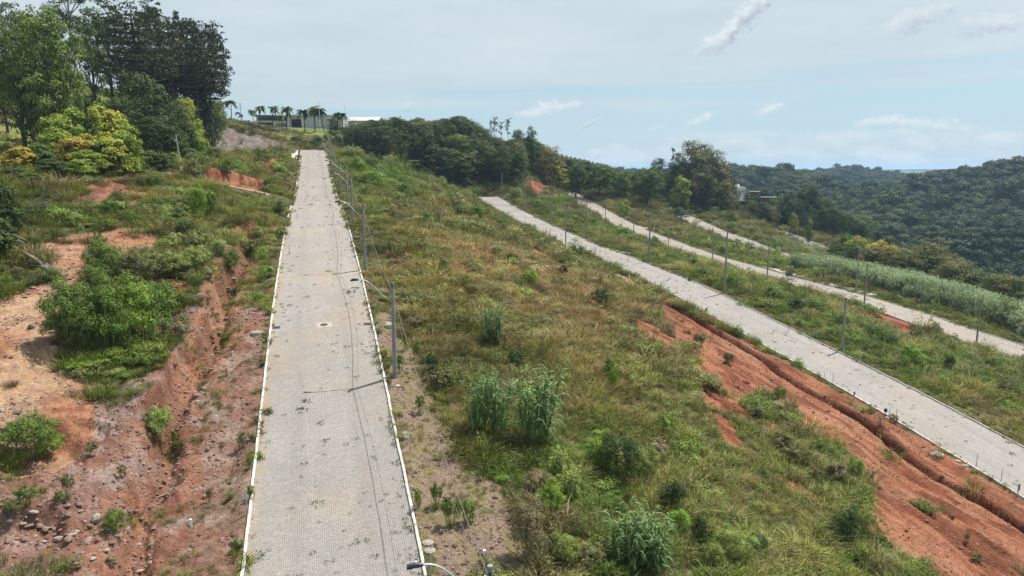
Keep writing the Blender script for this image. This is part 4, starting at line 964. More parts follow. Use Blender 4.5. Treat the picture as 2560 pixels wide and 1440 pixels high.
def tree_arauc(seed, h=20., w=8., tiers=6, low=.55, sparse=False):
    rg = np.random.default_rng(seed); limbs = [([(0, 0, -.3), (.1, 0, h * .5), (0, .1, h * .97)], [.42, .32, .16], 8)]; P = []; 
    for t in range(tiers):
        f = t / (tiers - 1.0); z0 = h * (low + (.98 - low) * f); rr = w * (1 - .30 * f ** 2) * (.9 if t else .75) * (.72 if sparse else 1); nb = (7 if sparse else 11) - t // 2
        for i in range(nb):
            a = 6.283 * (i + rg.uniform(-.25, .25)) / nb + t * .6; r_ = rr * rg.uniform(.8, 1.08); up = h * .055 * rg.uniform(.7, 1.3) * (1 + f)
            e = (math.cos(a) * r_, math.sin(a) * r_, z0 + up); m = (math.cos(a) * r_ * .55, math.sin(a) * r_ * .55, z0 - .25)
            limbs.append(([(0, 0, z0 - .2), m, e], [.14, .10, .05], 5))
            for j in range(4 if sparse else 8):      # tufts at the turned-up ends
                s_ = rg.uniform(.62, 1.05) if not sparse else rg.uniform(.85, 1.05); da = a + rg.normal(0, .16); P.append((math.cos(da) * r_ * s_, math.sin(da) * r_ * s_, z0 + up * s_ + rg.normal(0, .25), rg.uniform(.5, .95)))
    P = np.array(P); nl = 14 * len(P); k = rg.integers(0, len(P), nl); d = rand_dir(rg, nl); d[:, 2] = np.abs(d[:, 2]) * .8 - .1
    C = P[k, :3] + d * (P[k, 3] * rg.uniform(.4, 1.0, nl))[:, None]; sv = rg.uniform(.75, 1.25, len(P)); lv = sv[k] * rg.uniform(.8, 1.2, nl)
    nn = rand_dir(rg, nl) + d * .5 + [0, 0, .2]; nn /= np.linalg.norm(nn, axis=1)[:, None]
    return npmesh('crown', *join([quads_leaf(C, nn, .5, .4, rg, np.stack([lv, lv, lv], 1))])), limb_mesh(rg, limbs).build('trunk', None, link_=False), h, w
def tree_palm(seed, h=9.):
    rg = np.random.default_rng(seed); lean = rg.normal(0, .15, 2); tp = [(lean[0] * k, lean[1] * k, h * .82 * k / 4 - (.3 if k == 0 else 0)) for k in range(5)]
    V, Q, C = [], [], []; n = 0; c0 = np.array([tp[-1][0], tp[-1][1], h * .82])
    for i in range(21):
        a = rg.uniform(0, 6.283); el = rg.uniform(-.2, 1.15); L_ = 2.9 * rg.uniform(.8, 1.1); o = np.array([math.cos(a), math.sin(a), 0]); sd = np.array([-math.sin(a), math.cos(a), 0]); lv = rg.uniform(.75, 1.25)
        pr = None
        for j in range(7):
            t = j / 6.; p = c0 + o * L_ * t * math.cos(el * (1 - t * .7)) + np.array([0, 0, 1]) * (L_ * (math.sin(el) * t - (1.25 - .3 * el) * t * t * .85)); w_ = .55 * math.sin(math.pi * min(1, .15 + t * .85)) + .03
            if pr is not None:
                q, wq = pr
                for sg in (-1, 1): V += [q, q + sd * wq * sg - [0, 0, wq * .55], p + sd * w_ * sg - [0, 0, w_ * .55], p]; Q.append((n, n + 1, n + 2, n + 3)); C += [(lv, lv, lv)] * 4; n += 4
            pr = (p, w_)
    return npmesh('crown', np.array(V), np.array(Q), None, np.array(C)), limb_mesh(rg, [(tp, [.20, .17, .16, .15, .12], 7)]).build('trunk', None, link_=False), h, 2.5
PROTO = {'round': [tree_round(200 + i, 10, 4.2 + .3 * (i % 3), low=.04, nleaf=6200, leaf=.32, nsub=170) for i in range(5)],
         'dense': [tree_round(210 + i, 10, 4.6, low=.0, nb=12, nleaf=8500, leaf=.28, nsub=230, sub=.8) for i in range(3)],
         'open': [tree_round(220 + i, 12, 4.6, low=.25, nb=13, nleaf=5200, leaf=.28, nsub=150, sub=.62, open_=.2) for i in range(3)],
         'slim': [tree_round(230 + i, 10, 2.2, low=.08, nb=9, nleaf=3200, leaf=.30, nsub=90, sub=.7) for i in range(2)],
         'euc': [tree_euc(240 + i) for i in range(3)], 'arauc': [tree_arauc(250 + i, tiers=7) for i in range(2)], 'bare_arauc': [tree_arauc(256, 14, 5, 3, .6, True)], 'palm': [tree_palm(260 + i) for i in range(4)],
         'leafy': [tree_round(270 + i, 5, 2.6, low=.0, nb=9, nleaf=9000, leaf=.20, nsub=170, sub=.50, asp=.75) for i in range(3)]}
for k, lst in PROTO.items():
    for (c, t, h, w) in lst: c.materials.append(LEAF_O); t.materials.append(BARKP if k in ('euc',) else BARK)
_roots = {}
def tree(kind, x, y, htop, wpx_m, tint, label, group, cat='tree', name=None, seed=None, zoff=0.0):
    i = random.randrange(len(PROTO[kind])) if seed is None else seed % len(PROTO[kind]); c, t, h, w = PROTO[kind][i]; key = (kind, i)
    z = float(H(x, y)); sz = max(.15, (htop - z) / h); sx = wpx_m / (2 * w) if wpx_m else sz
    if key not in _roots:
        r = empty(name or 'tree'); a = link('trunk', t, None, r); b = link('crown', c, None, r); _roots[key] = r
    else: r = copy_tree(_roots[key])
    r.name = name or 'tree'
    r.location = (x, y, z - .15 + zoff); r.rotation_euler = (0, 0, random.uniform(0, 6.28)); r.scale = (sx, sx, sz)
    for ch in r.children:
        if ch.name.startswith('crown'): v = random.uniform(.88, 1.14); ch.color = (tint[0] * v, tint[1] * v, tint[2] * v, 1)
    tag(r, label, cat, group); return r
def ptop(u, v, Y):
    r = ray(u, v); t = Y / r[1]; return r[0] * t, Y, r[2] * t, t
GRN = (.10, .155, .038); DKG = (.058, .090, .027); MID = (.075, .115, .032); LIM = (.25, .34, .05); YEL = (.35, .38, .06); ORA = (.40, .34, .07); OLV = (.15, .155, .058); BRO = (.20, .18, .075); ARA = (.060, .078, .030); EUC = (.10, .13, .065); LGT = (.165, .23, .055)
TN = {GRN: 'green', DKG: 'dark green', MID: 'mid-green', LIM: 'bright lime-green', YEL: 'yellow-green', ORA: 'yellow-orange', OLV: 'olive', BRO: 'brownish', ARA: 'very dark', EUC: 'grey-green', LGT: 'light green'}
def put(lst, group, where, cat='tree'):
    cnt = {}
    for (u, v, Y, kind, wpx, tint) in sorted(lst, key=lambda q: q[0]):
        x, y, z, t = ptop(u, v, Y); w = wpx * t / F * 1.08
        nm = {'palm': 'palm_tree', 'arauc': 'araucaria_tree', 'bare_arauc': 'araucaria_tree', 'euc': 'eucalyptus_tree', 'dense': 'dense_tree', 'slim': 'slim_tree', 'leafy': 'bushy_tree', 'open': 'open_crowned_tree'}.get(kind, 'leafy_tree') if cat == 'tree' else 'hedge_bush'
        kd = {'palm': 'feathery palm', 'arauc': 'flat-topped araucaria pine', 'bare_arauc': 'sparse young araucaria pine', 'euc': 'tall open eucalyptus', 'slim': 'narrow upright tree', 'leafy': 'bushy large-leaved tree', 'open': 'loose-crowned tree', 'dense': 'dense rounded tree', 'round': 'round-crowned tree'}[kind]
        key = (kd, TN[tint]); i = cnt.get(key, 0); cnt[key] = i + 1
        tot = sum(1 for q in lst if q[3] == kind and q[5] == tint)
        lab = ('%s %s %s' % (TN[tint], kd, where)) + ('' if tot == 1 else ', %s from the left' % ordn(i))
        tree(kind, x, y, z, w if kind != 'palm' else 0, tint, lab, group, name=nm, cat='palm' if kind == 'palm' else cat)
random.seed(11)
put([(105, 32, 112, 'open', 200, LGT), (30, 60, 118, 'open', 150, LGT), (60, 50, 116, 'round', 130, GRN), (150, 80, 114, 'open', 120, LGT), (110, 60, 120, 'round', 120, LGT), (185, -30, 150, 'euc', 150, EUC), (140, 10, 158, 'euc', 110, EUC), (215, 40, 155, 'open', 110, GRN), (-10, 70, 130, 'dense', 110, DKG), (10, -10, 190, 'euc', 130, EUC), (40, 150, 150, 'dense', 90, DKG),
     (375, 12, 235, 'euc', 95, EUC), (330, 48, 165, 'arauc', 235, ARA), (265, 62, 178, 'arauc', 170, ARA), (420, 72, 185, 'arauc', 210, ARA), (480, 88, 195, 'arauc', 180, ARA), (515, 112, 205, 'arauc', 120, ARA), (300, 190, 170, 'bare_arauc', 90, ARA),
     (450, 120, 200, 'dense', 150, DKG), (390, 130, 196, 'dense', 150, DKG), (500, 150, 200, 'dense', 100, DKG), (320, 150, 190, 'dense', 110, DKG), (340, 195, 150, 'round', 130, MID), (400, 230, 148, 'round', 130, MID), (300, 250, 140, 'round', 110, MID), (440, 260, 155, 'round', 100, MID), (380, 300, 140, 'dense', 120, MID),
     (215, 232, 168, 'dense', 85, DKG), (150, 250, 160, 'round', 70, MID), (90, 235, 125, 'open', 90, MID), (240, 270, 150, 'round', 60, DKG), (465, 250, 165, 'round', 75, YEL), (485, 300, 160, 'leafy', 70, LIM), (530, 255, 215, 'round', 60, LGT), (505, 245, 212, 'slim', 45, OLV), (545, 262, 230, 'round', 40, OLV), (430, 330, 140, 'dense', 90, MID)],
    'trees on the left hillside', 'on the left hillside')
put([(150, 292, 106, 'leafy', 150, LIM), (185, 345, 99, 'leafy', 130, ORA), (130, 330, 101, 'leafy', 110, LIM), (225, 318, 108, 'leafy', 120, GRN), (275, 282, 110, 'leafy', 130, YEL), (305, 330, 104, 'leafy', 110, LIM), (265, 350, 101, 'leafy', 120, YEL), (215, 380, 96, 'leafy', 110, LIM), (250, 360, 100, 'leafy', 110, GRN), (45, 368, 92, 'leafy', 95, ORA), (90, 362, 94, 'leafy', 95, GRN), (125, 400, 92, 'leafy', 90, MID), (20, 420, 88, 'leafy', 90, MID), (330, 370, 108, 'leafy', 90, GRN), (200, 400, 94, 'leafy', 90, LIM), (70, 430, 86, 'leafy', 90, GRN), (372, 380, 120, 'leafy', 80, MID), (410, 385, 122, 'leafy', 60, GRN),
     (8, 470, 64, 'leafy', 90, MID), (-30, 540, 58, 'leafy', 120, MID), (110, 530, 74, 'leafy', 110, MID), (60, 520, 72, 'leafy', 90, MID), (150, 560, 74, 'leafy', 70, GRN), (20, 600, 60, 'leafy', 60, GRN), (470, 372, 136, 'leafy', 60, GRN), (500, 385, 142, 'leafy', 50, MID)],
    'leafy trees at the foot of the left hillside', 'below the left hillside', 'tree')
put([(540, 250, 318, 'palm', 0, GRN), (555, 246, 322, 'palm', 0, MID), (576, 243, 316, 'palm', 0, MID), (632, 268, 308, 'palm', 0, LGT), (645, 257, 305, 'palm', 0, GRN), (679, 257, 304, 'palm', 0, GRN), (713, 259, 302, 'palm', 0, MID), (760, 266, 300, 'palm', 0, MID), (785, 254, 300, 'palm', 0, GRN), (808, 262, 299, 'palm', 0, MID), (826, 288, 297, 'palm', 0, LGT), (839, 272, 298, 'palm', 0, GRN), (853, 276, 300, 'palm', 0, MID), (704, 282, 296, 'palm', 0, LGT), (594, 276, 325, 'palm', 0, MID), (605, 282, 330, 'palm', 0, GRN)],
    'palms before the long white building', 'before the long building')
hd = [(u, 346 + 5 * ((i * 7) % 3) - 3 + (760 - u) * .03, 260 + (i % 3) * 3, 'leafy', 40, (MID, GRN, DKG, LGT)[(i * 5) % 4]) for i, u in enumerate(range(640, 850, 17))]
put(hd + [(818, 335, 268, 'leafy', 30, LIM), (796, 337, 270, 'leafy', 28, LIM), (835, 300, 292, 'round', 40, MID), (862, 318, 285, 'round', 50, DKG), (880, 300, 290, 'open', 34, BRO)] + [(u, 322 - (i % 2) * 5, 285, 'leafy', 30, (MID, DKG)[i % 2]) for i, u in enumerate(range(560, 700, 20))], 'bushes of the hedge at the head of the main street', 'above the street head', 'bush')

def put_wood(lst, n, extra, group, where):
    """nearest n trees of a wood as things, the ones behind joined into one mass"""
    lst = sorted(lst, key=lambda q: q[2]); put(lst[:n] + extra, group, where); rest = lst[n:]
    if not rest: return
    kinds = ['round', 'dense', 'open', 'slim', 'leafy']; pr = []; base = {}
    for k in kinds:
        base[k] = len(pr)
        for (c_, t_, h_, w_) in PROTO[k]: m_ = c_.copy(); m_.materials.clear(); pr.append(m_)
    X, Y, Z, SX, SZ, VA, T = [], [], [], [], [], [], []
    for (u, v, Yq, kind, wpx, tint) in rest:
        x, y, z, t = ptop(u, v, Yq); g = float(H(x, y)); i = random.randrange(len(PROTO[kind])); c_, t_, h_, w_ = PROTO[kind][i]; sx = wpx * t / F * 1.08 / (2 * w_)
        X.append(x); Y.append(y); Z.append(g - .2); SX.append(sx); SZ.append(max(.15, (z - g) / h_) / sx); VA.append(base[kind] + i); T.append(np.array(tint) * random.uniform(.85, 1.15))
    scatter('wood_interior', np.array(X), np.array(Y), np.array(Z), np.array(SX), VA, np.array(T), pr, LEAF_I, tilt=0.0, seed=len(rest), sz=np.array(SZ))
SKY1 = ([855, 880, 905, 935, 960, 985, 1020, 1050, 1080, 1110, 1150, 1185, 1205, 1225, 1260, 1300, 1320], [345, 318, 305, 300, 305, 294, 303, 291, 300, 297, 292, 308, 322, 345, 352, 345, 350])
def fill(n, u0, u1, Y0, Y1, skyl, kinds, tints, hr, wr, ok, mind=3.2, seed=1):
    rr = random.Random(seed); out = []; pts = []; tries = 0
    while len(out) < n and tries < n * 40:
        tries += 1; u = rr.uniform(u0, u1); Y = rr.uniform(Y0, Y1); x = ray(u, 430)[0] / ray(u, 430)[1] * Y; s, a = xy2sa(x, Y)
        if not ok(s, a) or any((x - q[0]) ** 2 + (Y - q[1]) ** 2 < mind ** 2 for q in pts): continue
        z = float(H(x, Y)); h = rr.uniform(*hr); vt = np.interp(u, *skyl) + rr.uniform(0, 9); zt = ptop(u, vt, Y)[2]; top = min(z + h, zt)
        if top - z < 2.5: continue
        d = top; # back to pixel row
        P = np.array([x, Y, top]); sp, cp = math.sin(PITCH), math.cos(PITCH); dep = P[1] * cp - P[2] * sp; v = 720 - F * (P[1] * sp + P[2] * cp) / dep; uu = 1280 + F * P[0] / dep
        w = min(rr.uniform(*wr), (top - z) * 1.15) * F / dep; pts.append((x, Y)); out.append((uu, v, Y, rr.choice(kinds), w, rr.choice(tints)))
    return out
wood1 = fill(120, 858, 1310, 264, 345, SKY1, ['round', 'round', 'dense', 'open', 'dense', 'slim'], [GRN, DKG, MID, DKG, DKG, MID, OLV], (10, 14.5), (8, 12), lambda s, a: s > 257 + 0.02 * a and a > 6 and (s > 263 or a > 16), 4.2, 3)
put_wood(wood1, 72, [(1140, 338, 284, 'dense', 90, LGT), (1180, 350, 283, 'dense', 80, LGT), (1225, 372, 278, 'dense', 80, LGT), (1255, 398, 275, 'dense', 70, GRN), (1290, 420, 273, 'dense', 70, GRN), (1305, 352, 300, 'slim', 40, MID), (1330, 328, 300, 'slim', 36, MID), (1296, 330, 318, 'round', 50, DKG), (1030, 400, 268, 'leafy', 60, LGT), (1130, 380, 270, 'leafy', 60, GRN)], 'trees of the wood behind the hillside lots', 'in the hillside wood')
put([(1237, 288, 420, 'euc', 24, EUC), (1252, 300, 424, 'euc', 18, EUC), (1270, 297, 418, 'euc', 24, EUC), (1228, 300, 428, 'euc', 14, EUC)], 'eucalyptus group on the ridge', 'on the sky ridge')
SKY2 = ([1310, 1340, 1370, 1400, 1430, 1480, 1520, 1560, 1590, 1640, 1680, 1700], [345, 352, 372, 388, 398, 408, 414, 428, 432, 428, 445, 460])
wood2 = fill(75, 1312, 1700, 303, 340, SKY2, ['dense', 'round', 'dense', 'slim'], [GRN, MID, MID, DKG, DKG, MID], (13, 16.5), (8, 11), lambda s, a: s > 305, 3.1, 5)
put_wood(wood2, 42, [(1372, 374, 304, 'round', 84, BRO), (1400, 420, 302, 'slim', 44, YEL), (1620, 425, 306, 'dense', 96, GRN), (1560, 430, 306, 'dense', 60, LGT), (1500, 412, 306, 'dense', 80, GRN), (1440, 408, 306, 'dense', 80, GRN)], 'trees of the dense row behind the third street', 'behind the third street')
put([(1405 + i * 11, 386 + i * 2.6, 455 + (i % 3) * 4, 'round', 13, (DKG, MID)[i % 2]) for i in range(11)], 'small trees lining the far hill field', 'on the far field crest')
SKY3 = ([1680, 1700, 1730, 1760, 1790, 1815, 1840, 1870, 1900, 1950, 1990, 2030, 2070, 2100, 2160, 2200], [410, 388, 366, 368, 390, 425, 455, 500, 505, 490, 470, 468, 500, 520, 545, 590])
wood3 = fill(85, 1690, 2190, 322, 385, SKY3, ['round', 'dense', 'open', 'round', 'dense'], [DKG, MID, MID, GRN, DKG, OLV], (10, 17), (8, 13), lambda s, a: not (200 < a < 209 and s < 285) and (a > 170) and not (a < 222 and s < 292 and a > 192) and s > 262, 4.4, 7)
wood3 = [q for q in wood3 if not (1825 < q[0] < 1935 and q[1] < 500)]
put_wood(wood3, 55, [(1735, 364, 342, 'dense', 130, OLV), (1765, 375, 348, 'dense', 120, OLV), (1700, 400, 338, 'dense', 80, DKG), (1795, 405, 345, 'dense', 90, BRO), (1820, 440, 350, 'dense', 70, DKG), (1650, 398, 360, 'open', 60, MID), (1684, 368, 380, 'euc', 20, EUC), (1706, 448, 322, 'leafy', 56, LIM), (1760, 440, 330, 'dense', 90, BRO), (1800, 470, 330, 'dense', 80, MID),
             (1998, 466, 350, 'euc', 60, EUC), (2035, 470, 345, 'dense', 70, DKG), (2020, 538, 322, 'arauc', 62, ARA), (1985, 535, 318, 'leafy', 26, YEL), (2066, 512, 350, 'round', 60, MID), (2160, 540, 340, 'round', 80, GRN), (1880, 510, 352, 'leafy', 50, LGT), (1925, 505, 352, 'leafy', 40, GRN), (2025, 552, 300, 'leafy', 22, LIM), (1860, 545, 315, 'leafy', 40, MID), (1810, 540, 312, 'leafy', 44, MID)], 'trees round the white house on the right', 'round the white house')
SKY4 = ([2040, 2090, 2110, 2140, 2200, 2240, 2290, 2330, 2380, 2430, 2480, 2560, 2700], [650, 620, 596, 600, 612, 618, 625, 610, 625, 665, 680, 690, 720])
wood4 = fill(85, 2060, 2720, 160, 300, SKY4, ['round', 'dense', 'open', 'round'], [OLV, MID, GRN, DKG, GRN, OLV, MID], (9, 15), (8, 13), lambda s, a: a > 140 and not (s > 165 and a < 168), 4.6, 9)
put_wood(wood4, 50, [(2120, 594, 214, 'leafy', 60, LGT), (2140, 600, 205, 'leafy', 70, YEL), (2185, 612, 196, 'leafy', 80, ORA), (2225, 618, 190, 'leafy', 80, ORA), (2262, 640, 182, 'leafy', 60, LGT), (2335, 606, 186, 'open', 110, OLV), (2390, 640, 172, 'open', 90, OLV), (2280, 630, 188, 'round', 70, OLV), (2440, 682, 160, 'round', 80, MID), (2500, 690, 160, 'round', 90, OLV), (2550, 700, 158, 'round', 80, GRN), (2032, 640, 232, 'leafy', 46, DKG), (2062, 648, 222, 'leafy', 40, MID), (2100, 640, 225, 'leafy', 46, MID)], 'trees below the reed bed on the right', 'behind the reed bed')

def build_far_forest():
    ch = []
    for i in range(5):
        rg = np.random.default_rng(300 + i); ch.append(npmesh('crown', *join([blob_leaves(rg, [(0, 0, 4.5, 4, 4, 3.6), (1.5, 1, 6.5, 2.6, 2.6, 2), (-1.5, .6, 5.6, 2.6, 2.6, 2.2)], 46, 950, .75, 1.35, .8, inner=.05, colvar=.35)])))
    Xs, Ys, Sc = [], [], []
    for (r0, r1, dens, sc) in ((395, 700, 1 / 34., .85), (700, 1100, 1 / 40., .88), (1100, 1700, 1 / 70., .9)):
        area = .5 * (r1 * r1 - r0 * r0) * R(45 + 10); X, Y, rg = sample(int(area * dens), r0, r1, -4 if r0 > 450 else 8, 51, seed=int(r0)); Xs.append(X); Ys.append(Y); Sc.append(rg.lognormal(math.log(sc), .28, len(X)))
    X = np.concatenate(Xs); Y = np.concatenate(Ys); s = np.concatenate(Sc); r = np.hypot(X, Y); keep = ~((fbm(X / 160, Y / 160, 91, 3) > .56) & (r > 1050)) & ~((X > 0) & (X < 95) & (Y < 620)); th = np.arctan2(X, Y); keep &= ~((r < 700) & (th < R(12)))
    X, Y, s = X[keep], Y[keep], s[keep]; rg = np.random.default_rng(5); n = fbm(X / 60, Y / 60, 140, 4)[:, None]
    c = np.array([.036, .066, .022]) * (1 - sstep(.45, .65, n)) + np.array([.06, .088, .028]) * sstep(.45, .65, n); c = c * rg.uniform(.65, 1.45, len(X))[:, None]; k = rg.random(len(X)) < .03; c[k] = [.11, .13, .04]
    scatter('far_woods', X, Y, H(X, Y) - 1.5, s, rg.integers(0, 5, len(X)), c, ch, LEAF_I, tilt=.05, seed=31)
build_far_forest()

def build_reeds():
    CN = [p_cane(80 + i, 4.1, 12, .9, 1.0) for i in range(4)]; rg = np.random.default_rng(8)
    S = rg.uniform(35, 160, 9000); A = rg.uniform(117, 142, 9000); k = (A > 118.5 + (fbm(S / 6, A * 0, 150, 3) - .4) * 8 + 3 * (S > 120)) & (A < 139 + (fbm(S / 8, A * 0 + 5, 151, 3) - .5) * 5) & (rg.random(9000) < .75)
    S2 = rg.uniform(222, 262, 1100); A2 = rg.uniform(170, 188, 1100); k2 = fbm(S2 / 7, A2 / 7, 152, 3) > .45
    S = np.r_[S[k], S2[k2]]; A = np.r_[A[k], A2[k2]]; X, Y = sa2xy(S, A); sc = rg.uniform(.75, 1.25, len(X)) * np.where(S > 200, .42, 1) * (.7 + .3 * sstep(118, 124, A)); n = fbm(S / 4, A / 4, 153, 3)[:, None]
    c = np.array([.19, .26, .145]) + np.array([.12, .14, .10]) * sstep(.4, .65, n); c = c * rg.uniform(.8, 1.3, len(X))[:, None]
    scatter('reed_bed', X, Y, H(X, Y) - .1, sc, rg.integers(0, 4, len(X)), c, CN, LEAF_I, tilt=.10, seed=41, sz=np.ones(len(X)))
build_reeds()

# ------------------------------------------------------------------ poles, lamps, cables
POLES = {}
def pole(key, s, a, h, label, group, lamp=None, cross=False, zref=None, lean=0.0, box=False, col=None, r=.13):
    x, y = sa2xy(s, a); z = float(H(x, y)); root = empty('utility_pole', (x, y, z - .15)); root.rotation_euler = (0, lean, 0)
    tag(root, label, 'pole', group); POLES[key] = (x, y, z - .15, h)
    b = MB(); b.tube([(0, 0, 0), (0, 0, h * .5), (0, 0, h + .15)], [r * 1.25, r, r * .72], 10); b.build('shaft', col or CONC, root, smooth=False)
    if cross:
        c = MB(); c.box((0, 0, h - .15), (.09, .42, .10)); c.build('bracket', DARK, root)
        for k in (-1, 1):
            i = MB(); i.cyl((0, k * .22, h - .12), .06, .16, 8); i.build('insulator', DARK, root)
    if lamp:
        L_, up, dirv = lamp; d = Vector((dirv[0], dirv[1], 0)).normalized()   # arm: leaves the shaft, swings up in an s-curve, ends level
        z0 = h - 1.15; pts = []
        for t in np.linspace(0, 1, 12):
            out = L_ * (t ** 1.05); zz = z0 + up * (sstep(.0, .92, t)); pts.append((d.x * out, d.y * out, float(zz)))
        m = MB(); m.tube(pts, .035, 7); arm = m.build('lamp_arm', GALV, root, smooth=True)
        m = MB(); e = Vector(pts[-1]); q = e + d * .42; m.tube([e - d * .05, e + d * .1, q], [.05, .09, .10], 8); m.box((q.x, q.y, q.z - .03), (.20, .20, .10), rz=math.atan2(d.y, d.x)); hd = m.build('lamp_head', DARK, root)
        m = MB(); m.cyl((e.x + d.x * .2, e.y + d.y * .2, e.z + .08), .04, .07, 8); m.build('photocell', PVC, root)
    if box:
        m = MB(); m.box((-.32, -.1, h * .60), (.36, .36, .62)); m.box((.30, -.1, h * .60), (.30, .34, .60)); m.build('transformer', GALV, root)
        m = MB(); m.box((0, 0, h * .80), (1.1, .09, .09)); m.build('crossarm', CONC, root)
    return root
def at_a(u, v, a):
    r = ray(u, v); s, A = xy2sa(r[0], r[1]); t = a / A; return s * t, t
ld = (-DY, DX)   # towards the street from its right side is -a
toleft = (-.9637 - .05, -.267 + .10); 
G1 = 'utility poles along the main street'; G2 = 'utility poles along the second street'; G3 = 'utility poles along the third street'; G4 = 'utility poles along the far streets'
r1 = [('near concrete pole with clamps and a curved lamp arm, cut off at the bottom edge', 22.0, 5.3, 6.9), ('grey concrete pole with curved lamp arm beside the round lid on the main street verge', 49.3, 4.95, 6.9), ('grey concrete lamp pole, second up the main street right verge', 74.9, 4.75, 6.9),
      ('grey concrete lamp pole just below the crossing on the main street', 101.5, 4.9, 6.7), ('grey concrete pole at the upper corner of the crossing', 123.0, 5.2, 6.8), ('grey pole just above the crossing on the main street', 146.5, 5.0, 6.8), ('grey pole halfway up the upper main street', 180, 4.9, 6.9), ('grey pole near the top of the main street', 208, 4.9, 6.9), ('grey pole next below the last on the main street', 232, 4.9, 7.2), ('last grey pole at the head of the main street', 250, 5.0, 7.4)]
for i, (lb, s, a, h) in enumerate(r1): pole(('r1', i), s, a, h, lb, G1, lamp=(2.35, 1.55, toleft), cross=True, r=.14)
# fittings on the nearest pole head
x, y, z, h = POLES[('r1', 0)]; m = MB()
for k, (dx_, dy_, dz_) in enumerate([(-.16, .05, -.35), (-.20, -.05, -.60), (-.12, -.16, -.85), (.14, -.1, -.7)]): m.tube([(x, y, z + h + dz_), (x + dx_, y + dy_, z + h + dz_ + .02)], .03, 6); m.box((x + dx_, y + dy_, z + h + dz_), (.09, .09, .13))
o = m.build('cable_clamp', PVC); o.parent = None
root0 = [q for q in bpy.data.objects if q.name.startswith('utility_pole') and q.get('label', '').startswith('near concrete')][0]
o.parent = root0; o.matrix_parent_inverse = Matrix.Translation(Vector(root0.location)).inverted()
def pole_px(key, ub, vb, ut, vt, a, label, group, **k):
    s, t = at_a(ub, vb, a); pole(key, s, a, (vb - vt) * t / F * 1.01 + .15, label, group, **k)
for i, (ub, vb, ut, vt, lb) in enumerate([(1196, 486, 1196, 440, 'white-grey post at the very head of the second street'), (1255, 496, 1254, 437, 'grey pole by the top corner of the second street'), (1310, 526, 1310, 452, 'grey pole below the red rubble mound on the second street'), (1376, 555, 1376, 476, 'slender grey pole on the upper right verge of the second street'),
        (1465, 590, 1467, 501, 'grey pole on the right verge above the second street crossing'), (1622, 657, 1627, 540, 'tall grey pole just below the second street crossing'), (1811, 737, 1820, 580, 'tallest grey pole on the right verge of the second street'), (2104, 880, 2114, 749, 'short stout grey pole on the lower second street')]):
    pole_px(('r2', i), ub, vb, ut, vt, 65, lb, G2, cross=i > 2, r=.15 if i > 4 else .13, lamp=(1.6, 1.2, toleft) if i == 20 else None)
pole_px(('r2', 8), 1414, 622, 1416, 515, 55, 'tall grey pole on the left side of the second street crossing', G2, cross=True, lamp=(1.2, .4, (-1, -.2)))
for i, (ub, vb, ut, vt, lb) in enumerate([(1403, 486, 1403, 455, 'small grey pole at the head of the third street'), (1453, 516, 1454, 470, 'second grey pole from the head of the third street, carrying cables'), (1513, 551, 1514, 500, 'grey pole opposite the upper side turning of the third street'), (1584, 577, 1586, 529, 'thin grey pole below the upper turning of the third street'),
        (1671, 612, 1673, 552, 'thin grey pole midway on the third street left verge'), (1781, 646, 1784, 576, 'grey pole standing level with the two round dark shrubs'), (1918, 687, 1921, 599, 'grey pole beside the start of the pale pavement strip'), (2160, 768, 2169, 659, 'tall grey pole left of the third street above the red mound'), (2442, 849, 2454, 733, 'tall grey pole before the reed bed at the right')]):
    pole_px(('r3', i), ub, vb, ut, vt, 103, lb, G3, cross=i > 4)
pole_px(('r3', 9), 2139, 733, 2146, 631, 113, 'grey pole at the end of the pale pavement strip', G3, cross=True)
for i, (ub, vb, ut, vt, a, lb) in enumerate([(1575, 524, 1576, 482, 151, 'faint grey pole before the dense tree row'), (1782, 577, 1783, 542, 151, 'short grey pole at the head of the fourth street'), (1870, 615, 1871, 580, 151, 'short grey pole on the fourth street'), (1975, 652, 1977, 614, 151, 'short grey pole at the lower end of the fourth street'),
        (1690, 535, 1688, 512, 161, 'white bent lamp post at the top of the fourth street'), (1702, 540, 1703, 524, 161, 'small white post next to the bent lamp post'), (1973, 599, 1974, 584, 198, 'stub post at the near edge of the asphalt road')]):
    pole_px(('r4', i), ub, vb, ut, vt, a, lb, G4, r=.09, col=GALV if i in (4, 5) else None)
s_, a_, z_ = px_s(450, 436, 131.5)
pole(('left', 0), 131.8, -21.6, 6.9, 'lone slightly leaning pale pole at the left end of the cross street', None, lean=-.085, r=.11, col=CONCL, lamp=(.5, .35, (-1, .2)))
for key, (u, v, Y, hh, lb, kw) in {('x', 0): (955, 496, 176, 9.0, 'dark pole with a transformer in the grass right of the street', dict(box=True, cross=True)), ('x', 1): (603, 302, 330, 8.6, 'distant utility pole with crossarm between the palms', dict(box=False, cross=True))}.items():
    q = ray(u, v); x = q[0] / q[1] * Y; s, a = xy2sa(x, Y)
    zt = ptop(u, 405 if key[1] == 0 else 258, Y)[2]; pole(key, s, a, zt - float(H(x, Y)), lb, None, **kw)
x, y, z, h = POLES[('x', 1)]; m = MB(); m.box((x, y, z + h - .2), (2.4, .12, .12)); m.box((x, y, z + h - 1.6), (1.8, .12, .12)); o = m.build('crossarm', WOOD); o.parent = [q for q in bpy.data.objects if q.get('label', '').startswith('distant utility')][0]; o.matrix_parent_inverse = Matrix.Translation(Vector(o.parent.location)).inverted()
